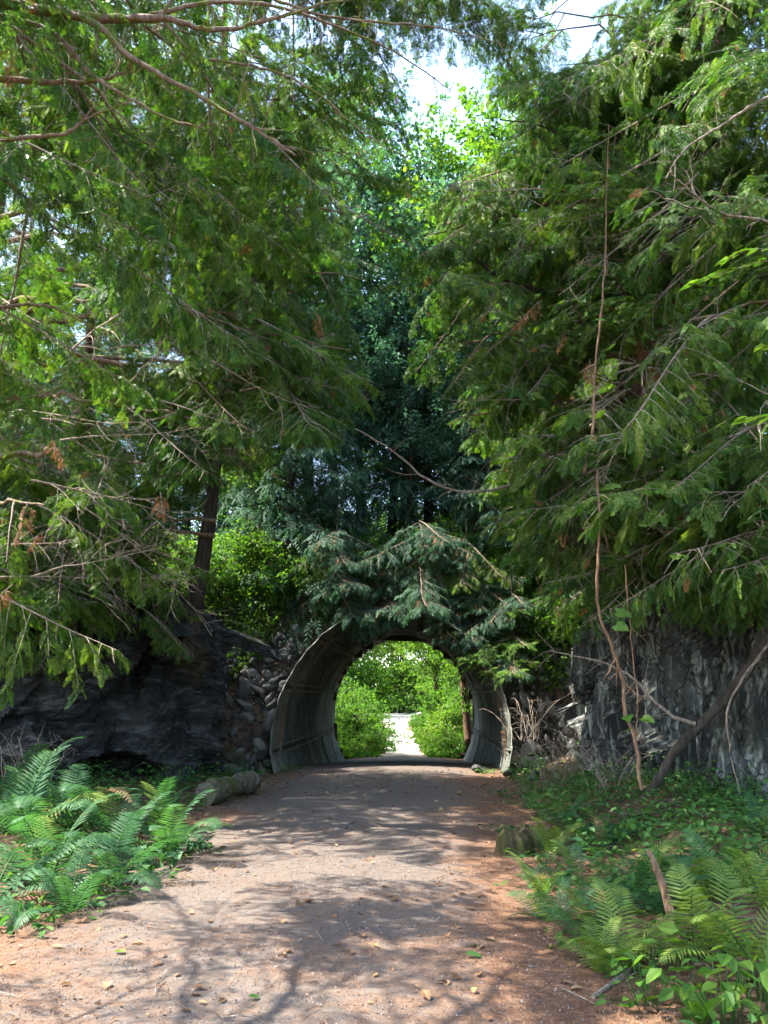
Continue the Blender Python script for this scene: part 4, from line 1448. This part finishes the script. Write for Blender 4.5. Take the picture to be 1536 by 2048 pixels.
for k in range(12):
    z = random.uniform(0.3, 2.2)
    place_bough(h2, Matrix.Translation(-h2.location), np.array([3.35, 20.0, 2.1 + z]), random.uniform(-3.3, -1.4), R(random.uniform(-25, 0)), random.uniform(-0.2, 0.2), random.uniform(0.45, 0.75), GB if k % 3 else HB, 'bough', None)

for (x, y, z, lab) in [(-1.3, 21.3, 3.9, 'young conifer drooping over the upper left rim of the tunnel'), (2.3, 20.9, 3.3, 'young conifer drooping over the upper right rim of the tunnel')]:
    h3 = thing('young_conifer', lab, 'tree', (x, y, z), 0, 'young conifers over the tunnel')
    mb = MB()
    mb.tube([(0, 0, -0.4), (-0.05, -0.05, 1.2), (0, 0, 3.2)], [0.07, 0.05, 0.012], 8)
    link('trunk', mb.mesh('trunk', [M['dark_bark']], True), h3)
    for k in range(26):
        zz = random.uniform(0.0, 2.6)
        place_bough(h3, Matrix.Translation(-h3.location), np.array([x, y, z + zz]), random.uniform(-3.2, 0.1), R(random.uniform(-32, 0)), random.uniform(-0.4, 0.4), random.uniform(0.4, 0.85), HB + BOUGHS[2:3], 'bough', TUN_IN)

# undergrowth over the upper slope of the bank
n = 44000
x = rng.uniform(-11, 9, n)
z = rng.uniform(1.8, 6.3, n)
hgt = np.abs(rng.normal(0, 0.28, n))
keep = (((x - tc(20 + 0 * x)) / (TA + 0.3)) ** 2 + ((z - TZ) / (TB + 0.3)) ** 2 > 1) & (fbm(np.c_[x * 0.9, z * 0.9, 0 * x], 3, 77) + (z - 3.0) * 0.55 > 0.0)
x, z, hgt = x[keep], z[keep], hgt[keep]
P = np.c_[x, emb_y(z) - hgt * 0.6, z + hgt * 0.7]
n = len(x)
mb = MB()
mb.inst(LEAF, frames(rng.normal(0, 1, (n, 3)) + np.array([0, -0.4, -0.2]), np.array([0, -0.5, 0.9]) + rng.normal(0, 0.5, (n, 3)), rng.uniform(0.07, 0.16, n)), P)
tag(link('undergrowth', mb.mesh('undergrowth', [M['broad']])), 'leafy undergrowth covering the upper slope of the bank', 'undergrowth', kind='stuff')


# grass and herbs beyond the tunnel
n = 26000
x = rng.uniform(-6, 8, n)
y = 31.6 + 38 * rng.random(n) ** 1.6
keep = (np.abs(x - pc(y)) > 0.85 + 0.25 * rng.random(n)) & ((x - 1.0) ** 2 / 5 + (y - 66) ** 2 / 260 > 1)
x, y = x[keep], y[keep]
n = len(x)
mb = MB()
mb.inst(LEAF, frames(rng.normal(0, 0.6, (n, 3)) + np.array([0, 0, 0.7]), rng.normal(0, 1, (n, 3)), rng.uniform(0.1, 0.28, n) * np.clip(y / 40, 0.8, 1.6)), np.c_[x, y, gz(x, y) - 0.01])
tag(link('meadow_herbs', mb.mesh('meadow_herbs', [M['broad']])), 'bright green grass and herbs beside the path past the tunnel', 'grass', kind='stuff')


# ------------------------------------------------------------------ ferns
def frond_mesh(seed, leaf, L=0.8, pairs=28, curl=0.55, wid=0.25):
    rs = np.random.default_rng(seed)
    t = np.linspace(0, 1, pairs + 3)
    ax = np.stack([L * np.sin(t * 1.25) / 1.05, 0.04 * L * np.sin(t * 3 + seed), L * (0.95 * t - curl * 1.45 * t ** 2.2) * 0.75], 1)
    mb = MB()
    mb.tube(ax, np.linspace(0.0045, 0.0012, len(ax)), 4, 1, cap=False)
    for i in range(2, len(ax) - 1):
        f = i / (len(ax) - 1)
        ln = wid * L * (1.0 - f) ** 0.55 * min(1, 0.35 + f * 3.2) * rs.uniform(0.9, 1.08)
        d = nrm(ax[i + 1] - ax[i])
        up = nrm(np.cross(np.cross(d, [0, 0, 1.0]), d))
        for sg in (-1, 1):
            sv = np.cross(d, up) * sg
            q = nrm(sv + d * (0.25 + 0.5 * f) + rs.normal(0, 0.05, 3))
            wv_ = nrm(np.cross(up, q)) * 0.0092 * (L / 0.8) * (1.15 - 0.4 * f)
            p = ax[i]
            dn = -up * ln * 0.14
            V = [p + wv_ * 0.6, p - wv_ * 0.6, p + q * ln * 0.5 - wv_ + dn * 0.25, p + q * ln * 0.5 + wv_ + dn * 0.25, p + q * ln + dn]
            tn = np.clip(rs.normal(0.5, 0.14), 0, 1)
            mb.add(V[:4], [[0, 1, 2, 3]], 0, tn)
            mb.add([V[3], V[2], V[4]], [[0, 1, 2]], 0, tn)
    return mb.mesh('frond', [M[leaf], M['ivy']])


FR = {'cool': [frond_mesh(i, 'fern_shade_tint') for i in range(3)], 'warm': [frond_mesh(i + 5, 'fern_sun_tint', pairs=23, wid=0.27, curl=0.48) for i in range(3)]}


DRYF = frond_mesh(77, 'dry_leaf', pairs=26, wid=0.2, curl=0.8)


def fern(label, px, py, z, kind, s, nf, lean=(0, 0), group='ferns', mature=1.0):
    p = gp(px, py, z)
    g = float(gz(p[0], p[1]))
    f = thing('fern', label, 'fern', (p[0], p[1], g - 0.02), 0, group)
    a0 = random.uniform(0, 6)
    for k in range(nf):
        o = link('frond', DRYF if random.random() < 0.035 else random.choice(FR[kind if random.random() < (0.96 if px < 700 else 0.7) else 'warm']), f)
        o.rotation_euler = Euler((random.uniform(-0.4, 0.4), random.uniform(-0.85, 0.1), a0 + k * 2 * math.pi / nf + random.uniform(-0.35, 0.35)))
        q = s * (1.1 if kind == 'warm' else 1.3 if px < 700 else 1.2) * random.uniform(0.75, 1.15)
        o.scale = (q, q, q)
    return f


for (px, py, s, nf, lab) in [
    (150, 1660, 1.15, 11, 'tall dark green fern rising in front of the rock hollow'),
    (40, 1680, 1.2, 11, 'dark green fern at the left edge below the rock'),
    (240, 1680, 1.05, 10, 'dark green fern right of the tallest left fern'),
    (310, 1640, 0.85, 9, 'small dark fern close to the rock hollow'),
    (330, 1690, 0.9, 9, 'dark fern arching towards the path beside the heart leaves'),
    (90, 1740, 1.0, 10, 'fern in the middle of the left bed, lit on its tips'),
    (210, 1745, 0.85, 9, 'low fern at the front of the left bed near the path'),
    (-10, 1775, 0.95, 9, 'fern cut by the left edge above the ivy'),
    (20, 1620, 1.0, 9, 'fern behind the others at the far left'),
    (140, 1790, 0.6, 8, 'small fern at the foot of the left bed')]:
    fern(lab, px, py, 0.15, 'cool', s, nf, group='ferns left of the path')
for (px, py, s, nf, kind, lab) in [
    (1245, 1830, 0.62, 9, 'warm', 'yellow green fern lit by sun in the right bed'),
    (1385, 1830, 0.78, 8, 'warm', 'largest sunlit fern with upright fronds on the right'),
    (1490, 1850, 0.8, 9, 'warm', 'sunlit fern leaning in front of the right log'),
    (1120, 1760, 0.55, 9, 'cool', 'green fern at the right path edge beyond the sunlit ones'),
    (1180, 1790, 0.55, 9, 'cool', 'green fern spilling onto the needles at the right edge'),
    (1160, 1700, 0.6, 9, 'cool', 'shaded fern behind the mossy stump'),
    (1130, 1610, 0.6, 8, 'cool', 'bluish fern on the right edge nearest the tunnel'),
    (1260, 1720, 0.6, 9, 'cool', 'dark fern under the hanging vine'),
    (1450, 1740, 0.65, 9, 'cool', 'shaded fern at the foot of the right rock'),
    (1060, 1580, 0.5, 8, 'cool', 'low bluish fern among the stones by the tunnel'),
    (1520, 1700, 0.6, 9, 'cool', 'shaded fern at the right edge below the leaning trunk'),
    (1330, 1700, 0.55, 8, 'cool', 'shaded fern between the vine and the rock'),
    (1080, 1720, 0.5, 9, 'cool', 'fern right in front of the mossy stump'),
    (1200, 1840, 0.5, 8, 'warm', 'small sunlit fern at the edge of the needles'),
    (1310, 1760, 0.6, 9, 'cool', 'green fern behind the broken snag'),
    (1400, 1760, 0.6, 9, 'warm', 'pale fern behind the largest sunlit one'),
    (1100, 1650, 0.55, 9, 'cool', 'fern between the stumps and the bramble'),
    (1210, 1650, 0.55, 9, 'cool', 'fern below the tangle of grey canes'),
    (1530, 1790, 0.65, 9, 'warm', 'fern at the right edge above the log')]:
    fern(lab, px, py, 0.3, kind, s, nf, group='ferns right of the path')


# ------------------------------------------------------------------ small broad leaved plants
def leaf_cluster(seed, n, rad, hgt, size, leaf, stems=True, heart=False):
    rs = np.random.default_rng(seed)
    mb = MB()
    P = np.c_[rs.normal(0, rad, n), rs.normal(0, rad, n), rs.uniform(0.15, 1.0, n) * hgt]
    D = nrm(np.c_[P[:, 0], P[:, 1], np.zeros(n)] + rs.normal(0, 0.08, (n, 3)) + np.array([0, 0, -0.05]))
    tm = LEAF
    if heart:
        tm = (np.array([[0, 0, 0], [-0.1, 0.28, 0.04], [0.3, 0.42, 0.06], [0.75, 0.22, 0.02], [1, 0, -0.08], [0.75, -0.22, 0.02], [0.3, -0.42, 0.06], [-0.1, -0.28, 0.04]], float),
              np.array([[0, 2, 1, 1], [0, 4, 3, 2], [0, 6, 5, 4], [0, 7, 6, 6]]))
        V = tm[0]
        tm = (V, np.array([[0, 4, 3, 2], [0, 6, 5, 4]]))
        mb.inst((V, np.array([[0, 2, 1], [0, 7, 6]])), frames(D, np.array([0, 0, 1.0]) + rs.normal(0, 0.2, (n, 3)), np.full(n, 1e-4)), P, 0, 0.5)
    mb.inst(tm, frames(D, np.array([0, 0, 1.0]) + rs.normal(0, 0.28, (n, 3)), rs.uniform(*size, n)), P, 0, rs.random(n))
    if stems:
        for p in P[::2]:
            mb.tube([(p[0] * 0.3, p[1] * 0.3, -0.02), (p[0] * 0.7, p[1] * 0.7, p[2] * 0.6), p], [0.004, 0.003, 0.002], 3, 1, cap=False)
    return mb.mesh('leaves', [M[leaf], M['ivy']])


PLM = [leaf_cluster(31, 46, 0.16, 0.3, (0.06, 0.12), 'broad'), leaf_cluster(32, 40, 0.2, 0.16, (0.06, 0.11), 'ivy'), leaf_cluster(33, 34, 0.14, 0.2, (0.09, 0.16), 'fern_shade_tint', heart=True)]
for i, (px, py, s, k, lab) in enumerate([
    (385, 1690, 1.0, 2, 'bluish heart leaved plant at the tip of the left fern bed'),
    (330, 1715, 0.9, 2, 'heart leaved plant just behind the bluish one on the left'),
    (260, 1750, 0.9, 1, 'low yellow green plant along the left path edge'),
    (170, 1780, 1.0, 1, 'low creeping plant on the left edge below the ferns'),
    (110, 1800, 1.0, 1, 'pale leaved creeper at the left path edge, near the corner'),
    (40, 1830, 1.0, 1, 'creeping plant at the very left edge of the path'),
    (1290, 1930, 0.85, 0, 'bright seedling with drooping leaves at the right path edge'),
    (1440, 1960, 1.05, 0, 'bright leafy plant in the lower right corner'),
    (1520, 1940, 1.2, 0, 'tall bright leafy plant at the right edge'),
    (1500, 2040, 0.9, 1, 'dark low plant at the bottom right corner'),
    (1380, 1850, 0.7, 0, 'small leafy plant under the largest sunlit fern'),
    (1230, 1870, 0.45, 1, 'tiny green seedling on the needles right of the path'),
    (1095, 1690, 0.8, 1, 'leafy plant in front of the mossy stump'),
    (1110, 1730, 0.9, 1, 'dense low leafy plant at the right path edge'),
    (1210, 1760, 0.9, 1, 'dense low plant between the green ferns on the right'),
    (1320, 1780, 0.8, 1, 'low plant behind the sunlit ferns'),
    (1045, 1640, 0.9, 1, 'leafy plant on the path edge just beyond the mossy stump'),
    (1150, 1650, 1.1, 1, 'wide leafy plant behind the stumps'),
    (1230, 1660, 1.1, 2, 'heart leaved plant at the foot of the vine'),
    (1400, 1700, 1.1, 1, 'wide shaded plant below the right rock face'),
    (1480, 1780, 1.0, 1, 'low plant just behind the brown log'),
    (1290, 1850, 0.7, 1, 'small plant in front of the first sunlit fern'),
    (1165, 1840, 0.6, 0, 'small bright plant on the needles below the green ferns'),
    (1010, 1570, 0.8, 1, 'low plant beside the flat stone at the tunnel'),
    (975, 1530, 0.8, 1, 'low green plant inside the right rim of the tunnel'),
    (575, 1535, 0.9, 1, 'low green plant inside the left rim of the tunnel')]):
    p = gp(px, py, 0.1 if px < 700 else 0.2)
    t = thing('leafy_plant', lab, 'plant', (p[0], p[1], float(gz(p[0], p[1]))), i * 1.7, 'low plants beside the path', s)
    link('leaves', PLM[k], t)
# plant with long pointed leaves
p = gp(1395, 1985, 0.15)
t = thing('lily_plant', 'plant with long upright pointed glossy leaves, lower right', 'plant', (p[0], p[1], float(gz(p[0], p[1]))))
for k in range(6):
    a = k * 1.05
    n_ = 8
    tt = np.linspace(0, 1, n_)
    ln = random.uniform(0.22, 0.32)
    ax = np.stack([ln * (0.5 * tt ** 1.6), 0 * tt, ln * (tt - 0.35 * tt ** 3)], 1)
    wd = 0.032 * np.sin(math.pi * np.clip(tt * 0.95 + 0.05, 0, 1)) ** 0.8
    V = np.stack([ax + np.array([0, 1, 0]) * wd[:, None] + np.array([0.01, 0, 0]), ax, ax - np.array([0, 1, 0]) * wd[:, None] + np.array([0.01, 0, 0])], 1)
    mb = MB()
    mb.grid(V)
    o = link('leaf', mb.mesh('leaf', [M['broad']], True), t)
    o.rotation_euler = (0, random.uniform(-0.1, 0.3), a)

# ------------------------------------------------------------------ logs, stumps, trunks, vines
def log_thing(name, label, p0, p1, r, mat, group=None, seed=0):
    p0, p1 = np.asarray(p0, float), np.asarray(p1, float)
    t = thing(name, label, 'log', tuple(p0), 0, group)
    n_ = 18
    q = np.linspace(0, 1, n_)[:, None]
    pts = (p1 - p0) * q + rng.normal(0, 0.012, (n_, 3))
    mb = MB()
    rr_ = r * (1 + 0.12 * np.sin(np.linspace(0, 9, n_) + seed))
    mb.tube(pts, rr_, 16, 0, wob=0.05)
    link('trunk', mb.mesh('log', [M[mat]], True), t)
    d = nrm(p1 - p0)
    for e_, pe in ((-0.004, pts[0]), (0.004, pts[-1])):
        mb = MB()
        mb.tube([pe, pe + d * e_], [r * 0.86, r * 0.84], 14)
        link('cut_end', mb.mesh('cut_end', [M[mat]]), t)
    return t


a, b = gp(398, 1600, 0.17), gp(478, 1562, 0.17)
b = np.array([-2.35, 14.4, 0.2])
a = np.array([-2.75, 12.5, 0.19])
log_thing('fallen_log', 'pale mossy log lying along the left path edge before the tunnel', a, b, 0.17, 'log', 'fallen logs')
a = gp(1475, 1850, 0.35)
a[2] = float(gz(a[0], a[1])) + 0.06
b = a + np.array([1.5, 0.55, 0.12])
log_thing('fallen_log', 'brown fallen log at the right edge behind the leafy plants', a, b, 0.06, 'bark', 'fallen logs', 3)
a, b = gp(1240, 1700, 0.3), gp(1400, 1745, 0.35)
for i, (pts, r, lab) in enumerate([
    ([(1315, 1730), (1325, 1790), (1335, 1800)], 0.035, 'short upright broken wood snag among the right ferns'),
    ([(1180, 1900), (1330, 1818), (1480, 1790)], 0.014, 'long thin dead stick across the right bed'),
    ([(440, 1590), (495, 1578), (530, 1566)], 0.016, 'thin stick lying on the path beside the left log')]):
    P_ = [gp(x, y, 0.25 if x > 700 else 0.03) for x, y in pts]
    if i == 0:
        g0 = gp(1335, 1800, 0.3)
        P_ = [g0 + np.array([0.02, 0, -0.1]), g0 + np.array([-0.02, 0.05, 0.12]), g0 + np.array([-0.08, 0.08, 0.3])]
    for q in P_:
        if i:
            q[2] = float(gz(q[0], q[1])) + r
    mb = MB()
    P_ = smooth_path(P_, 14)
    mb.tube(P_ - P_[0], np.linspace(r, r * 0.4, 14), 7, wob=0.12)
    o = link('wood_snag' if i == 0 else 'stick', mb.mesh('stick', [M['vine' if i == 0 else 'twig']]))
    o.location = P_[0]
    tag(o, lab, 'snag' if i == 0 else 'stick', None if i == 0 else 'dead sticks')

for (px, py, r, h_, lab) in [(1030, 1695, 0.17, 0.3, 'moss covered stump at the right edge of the path'), (1090, 1680, 0.12, 0.26, 'small dark hollow stump behind the mossy one')]:
    p = gp(px, py, 0.08)
    t = thing('tree_stump', lab, 'stump', (p[0], p[1], float(gz(p[0], p[1])) - 0.05), 0, 'stumps by the path')
    a = np.linspace(0, 2 * math.pi, 61)
    lv = np.linspace(0, 1, 14)
    A_, H_ = np.meshgrid(a, lv, indexing='ij')
    rr_ = r * (1.3 - 0.3 * H_ ** 0.5 - 0.35 * sstep(0.75, 1.0, H_) + 0.12 * np.sin(5 * A_ + 2 * H_) * (1 - H_ * 0.6) + 0.06 * np.sin(11 * A_ + 5 * H_) + 0.04 * np.sin(23 * A_ + 9 * H_))
    top = 1 + 0.05 * np.sin(2 * A_ + 1) + 0.04 * np.sin(7 * A_)
    V = np.stack([rr_ * np.cos(A_), rr_ * np.sin(A_), H_ * h_ * top], -1)
    mb = MB()
    mb.grid(V)
    link('bark', mb.mesh('bark', [M['stump']], True), t)
    rt_ = np.linspace(1, 0, 6)
    ring = V[:, -1]
    Vt = np.stack([ring * np.array([k_, k_, 1]) - np.array([0, 0, 0.08 * (1 - k_)]) for k_ in rt_], 1)
    mb = MB()
    mb.grid(Vt)
    link('top', mb.mesh('top', [M['stump']], True), t)

lt_ = thing('leaning_trunk', 'dark dead trunk leaning across the right rock face', 'dead tree', tuple(at(1310, 1575, 9.6)), 0)
rod(lt_, 'trunk', px_path([(1300, 1590), (1345, 1510), (1400, 1450), (1460, 1388), (1505, 1325), (1560, 1250), (1640, 1170)], 9.7, 8.8), 0.05, 0.075, 'dark_bark', 30, 10, 0, wob=0.06)
rod(lt_, 'dead_branch', px_path([(1392, 1448), (1345, 1432), (1300, 1395), (1270, 1360), (1220, 1330), (1150, 1312), (1100, 1300)], 9.35, 9.8), 0.026, 0.006, 'twig', 26, 6, 8, 0.5, seed=71, zig=0.005)
rod(lt_, 'dead_branch', px_path([(1540, 1285), (1490, 1350), (1455, 1420), (1460, 1500), (1480, 1590)], 8.8, 8.7), 0.016, 0.005, 'twig', 26, 6, 5, 0.4, seed=72, zig=0.004)

vt = thing('hanging_vine', 'pale brown vine hanging in front of the right rock, with green leaves', 'vine', tuple(at(1285, 1590, 8.8)), 0)
VST = rod(vt, 'stem', px_path([(1218, 250), (1213, 400), (1208, 560), (1190, 740), (1185, 860), (1168, 945)], 8.6, 8.4), 0.006, 0.02, 'vine', 30, 6, 4, 0.3, seed=80, zig=0.006)
VSB = rod(vt, 'stem', px_path([(1196, 940), (1200, 1080), (1194, 1200), (1222, 1290), (1245, 1360), (1252, 1430), (1270, 1480), (1282, 1580)], 8.4, 8.8), 0.016, 0.022, 'vine', 36, 6, 6, 0.3, seed=81, zig=0.007)
rod(vt, 'stem', px_path([(1250, 1130), (1262, 1280), (1275, 1400), (1272, 1480), (1278, 1560)], 8.5, 8.8), 0.008, 0.008, 'vine', 30, 5, 4, 0.3, seed=82, zig=0.006)
hv_ = np.array([[0, 0, 0], [-0.1, 0.28, 0.04], [0.3, 0.45, 0.05], [0.75, 0.22, 0.02], [1, 0, -0.1], [0.75, -0.22, 0.02], [0.3, -0.45, 0.05], [-0.1, -0.28, 0.04]], float)
mb = MB()
mb.add(hv_, [[0, 4, 3, 2], [0, 6, 5, 4]], 0, 0.7)
mb.add(hv_, [[0, 2, 1], [0, 7, 6]], 0, 0.7)
VL = mb.mesh('leaf', [M['broad']])
for (px, py, s) in [(1235, 1225, 0.17), (1232, 1250, 0.17), (1255, 1432, 0.15), (1285, 1436, 0.15), (1262, 1458, 0.12), (1210, 975, 0.2), (1182, 1020, 0.16), (1218, 1030, 0.16), (1190, 640, 0.14), (1225, 695, 0.17), (1205, 830, 0.16)]:
    o = link('leaf', VL, VST if py < 940 else VSB)
    o.location = Vector(at(px, py, 8.3)) - vt.location
    o.rotation_euler = (random.uniform(0.2, 0.9), random.uniform(0.1, 0.6), random.uniform(-2.6, -0.6))
    o.scale = (s,) * 3

# bramble canes and dead twigs right of the tunnel
for i, (px, py, d, s, nn, lab) in enumerate([
    (1120, 1560, 14.0, 1.0, 26, 'tangle of pale dead canes right of the tunnel mouth'),
    (1210, 1570, 11.5, 0.9, 18, 'tangle of grey canes at the foot of the right rock'),
    (1060, 1470, 16.8, 0.9, 18, 'thin grey canes arching beside the right tunnel rim'),
    (40, 1560, 11.5, 0.8, 14, 'dry curved canes above the left ferns')]):
    p = at(px, py, d)
    t = thing('bramble', lab, 'bramble', tuple(p), 0, 'dead bramble canes')
    rs = np.random.default_rng(600 + i)
    for k in range(nn):
        az = rs.uniform(0, 6.28)
        ln = rs.uniform(0.7, 1.7) * s
        n_ = 10
        tt = np.linspace(0, 1, n_)
        out = ln * rs.uniform(0.3, 0.8)
        pts = np.stack([np.cos(az) * out * tt, np.sin(az) * out * tt, ln * (1.25 * tt - rs.uniform(0.4, 1.0) * tt ** 2) - 0.1], 1) + np.cumsum(rs.normal(0, 0.016, (n_, 3)), 0) + np.append(rs.normal(0, 0.16, 2), 0)
        mb = MB()
        mb.tube(pts, np.linspace(0.008, 0.003, n_), 4, 0, cap=False)
        for _ in range(3):
            j = rs.integers(3, n_ - 1)
            dd = nrm(rs.normal(0, 1, 3))
            mb.tube([pts[j], pts[j] + dd * 0.15, pts[j] + dd * 0.28 + rs.normal(0, 0.05, 3)], [0.004, 0.003, 0.002], 3, 0, cap=False)
        link('cane', mb.mesh('cane', [M['twig']]), t)

# sapling reaching in from the right with broad lit leaves
sp_ = thing('sapling', 'broad leaved sapling reaching in at the right edge, leaves lit yellow green', 'sapling', (3.3, 4.9, 0.4), 0)
rod(sp_, 'stem', [(3.3, 4.9, 0.3), (3.25, 4.9, 2), (3.2, 4.9, 4.5)], 0.02, 0.008, 'twig', 14, 6)
for (pts, d) in [([(1790, 540), (1560, 520), (1450, 545), (1380, 570)], 4.9), ([(1790, 520), (1560, 500), (1500, 500), (1450, 520)], 4.9), ([(1790, 820), (1600, 825), (1490, 838)], 4.9), ([(1790, 700), (1620, 690), (1525, 690)], 4.9)]:
    P_ = px_path(pts, d, d - 0.1)
    br = rod(sp_, 'twig', P_, 0.006, 0.002, 'twig', 16, 4)
    S_ = smooth_path(P_, 16)
    for j in range(6, 16):
        for sg in (-1, 1):
            if random.random() < 0.35 and j < 15:
                continue
            o = link('leaf', VL, br)
            o.location = Vector(S_[j]) - sp_.location
            o.rotation_euler = (random.uniform(-0.3, 0.3), random.uniform(0.1, 0.5), math.pi + sg * random.uniform(0.2, 0.9))
            q = random.uniform(0.07, 0.12)
            o.scale = (q, q * 0.75, q)

# low green ground cover on the two banks
n = 60000
x = np.where(rng.random(n) < 0.62, rng.uniform(1.4, 6.5, n), rng.uniform(-7.5, -2.2, n))
y = 4.2 + 13 * rng.random(n)
d_ = np.abs(x - pc(y)) - ph(y)
hg = np.abs(rng.normal(0, 0.17, n)) * (0.4 + rng.random(n))
keep = (d_ > 0.12 + 0.25 * rng.random(n)) & (fbm(np.c_[x * 1.3, y * 1.3, 0 * x], 3, 61) + 0.22 > 0.2 * rng.random(n)) & ((y > 6.2) | (x < 0))
x, y, hg = x[keep], y[keep], hg[keep]
n = len(x)
mb = MB()
mb.inst(LEAF, frames(np.c_[rng.normal(0, 1, (n, 2)), rng.normal(-0.1, 0.3, n)], np.array([0, -0.15, 1.0]) + rng.normal(0, 0.4, (n, 3)), rng.uniform(0.03, 0.085, n)), np.c_[x, y, gz(x, y) + 0.015 + hg])
tag(link('ground_cover', mb.mesh('ground_cover', [M['ivy']])), 'low small leaved ground cover on the banks beside the path', 'ground cover', kind='stuff')

# ------------------------------------------------------------------ litter on the ground
n = 12000
x = rng.uniform(-3.2, 2.2, n)
y = 3.6 + 8 * rng.random(n) ** 1.7
d_ = np.abs(x - pc(y)) - ph(y)
keep = (d_ < 0.1) & (fbm(np.c_[x * 1.1, y * 1.1, 0 * x], 3, 15) > -0.25)
x, y = x[keep], y[keep]
n = len(x)
mb = MB()
mb.inst(tmpl, frames(rng.normal(0, 1, (n, 3)), rng.normal(0, 1, (n, 3)), rng.uniform(0.006, 0.017, n)), np.c_[x, y, gz(x, y) + 0.012])
tag(link('loose_gravel', mb.mesh('loose_gravel', [leaf_mat('loose_gravel', (0.09, 0.075, 0.065), (0.2, 0.17, 0.15), (0.4, 0.36, 0.32), 0.0, (1, 1, 1), 0.8)])), 'small loose stones scattered over the gravel path', 'gravel', kind='stuff')
n = 14000
x = rng.uniform(-5, 7, n)
y = 3.4 + 15 * rng.random(n) ** 1.5
d_ = np.abs(x - pc(y)) - ph(y)
keep = rng.random(n) < np.where(d_ > -0.25, np.where(d_ > 2.5, 0.25, 0.9), 0.13 + 0.3 * (y > 13.5))
x, y = x[keep], y[keep]
n = len(x)
mb = MB()
mb.inst(LEAF, frames(np.c_[rng.normal(0, 1, (n, 2)), rng.normal(0, 0.15, n)], np.array([0, 0, 1.0]) + rng.normal(0, 0.3, (n, 3)), rng.uniform(0.025, 0.085, n)), np.c_[x, y, gz(x, y) + 0.02])
tag(link('leaf_litter', mb.mesh('leaf_litter', [M['dry_leaf']])), 'brown dead leaves scattered over the path edges', 'leaf litter', kind='stuff')
n = 60000
x = rng.normal(0, 1.0, n) * 2.4 - 0.6
y = 3.4 + 9 * rng.random(n) ** 1.6
d_ = np.abs(x - pc(y)) - ph(y)
keep = rng.random(n) < np.clip(0.25 + 0.9 * sstep(-1.6, -0.2, d_), 0, 1) * (d_ < 1.5) * np.clip(fbm(np.c_[x * 1.5, y * 1.5, 0 * x], 3, 5) * 0.6 + 0.6, 0.1, 1)
x, y = x[keep], y[keep]
n = len(x)
nd = (np.array([[0, -0.5, 0], [1, -0.3, 0], [1, 0.3, 0], [0, 0.5, 0]], float) * np.array([1, 0.028, 1]), np.array([[0, 1, 2, 3]]))
mb = MB()
mb.inst(nd, frames(np.c_[rng.normal(0, 1, (n, 2)), rng.normal(0, 0.1, n)], np.tile([0, 0, 1.0], (n, 1)), rng.uniform(0.06, 0.13, n)), np.c_[x, y, gz(x, y) + rng.uniform(0.012, 0.025, n)])
m_ = leaf_mat('fallen_needles', (0.1, 0.05, 0.027), (0.22, 0.12, 0.065), (0.4, 0.25, 0.15), 0.1, (1, 1, 1), 0.7)
tag(link('needle_litter', mb.mesh('needle_litter', [m_])), 'fallen orange brown conifer needles on the path', 'needle litter', kind='stuff')
n = 700
x = rng.uniform(-4.5, 5.5, n)
y = 3.6 + 12 * rng.random(n) ** 1.3
d_ = np.abs(x - pc(y)) - ph(y)
keep = rng.random(n) < np.where(d_ > -0.3, 0.9, 0.12)
mb = MB()
for px_, py_ in zip(x[keep], y[keep]):
    a = random.uniform(0, 6.28)
    l = random.uniform(0.08, 0.4)
    z_ = float(gz(px_, py_)) + 0.02
    mb.tube([(px_, py_, z_), (px_ + l * 0.5 * math.cos(a), py_ + l * 0.5 * math.sin(a), z_ + 0.015), (px_ + l * math.cos(a + 0.2), py_ + l * math.sin(a + 0.2), z_)], [0.005, 0.004, 0.002], 4, 0, cap=False)
tag(link('twig_litter', mb.mesh('twig_litter', [M['twig']])), 'small broken twigs strewn over the path edges', 'twig litter', kind='stuff')
m_y = leaf_mat('yellow_leaf', (0.45, 0.36, 0.06), (0.5, 0.4, 0.08), (0.55, 0.42, 0.1), 0.2)
for i, (px, py, s, mt, lab) in enumerate([
    (930, 1912, 0.11, M['ivy'], 'green fallen leaf on the path, right of the middle'),
    (755, 1898, 0.06, m_y, 'yellow fallen leaf in the middle of the path'),
    (950, 1980, 0.05, m_y, 'small yellow fallen leaf low on the right of the path'),
    (495, 2003, 0.07, M['broad'], 'yellow green fallen leaf near the bottom of the path'),
    (250, 1908, 0.1, M['fern_sun_tint'], 'pale green fallen leaf on the needles at the left'),
    (220, 1968, 0.09, M['dry_leaf'], 'brown fallen leaf on the needles at the lower left'),
    (1215, 1985, 0.09, M['dry_leaf'], 'curled brown leaf below the bright seedling'),
    (630, 1810, 0.08, M['dry_leaf'], 'dry leaf on the sunny patch left of the middle'),
    (845, 1990, 0.1, M['dry_leaf'], 'pale dry leaf at the bottom middle of the path')]):
    p = gp(px, py, 0.05)
    mb = MB()
    mb.add(*LEAF, 0, random.random())
    o = link('fallen_leaf', mb.mesh('fallen_leaf', [mt]))
    o.location = (p[0], p[1], float(gz(p[0], p[1])) + 0.03)
    o.rotation_euler = (0.15, 0.1, i * 2.2)
    o.scale = (s,) * 3
    tag(o, lab, 'leaf', 'fallen leaves on the path')
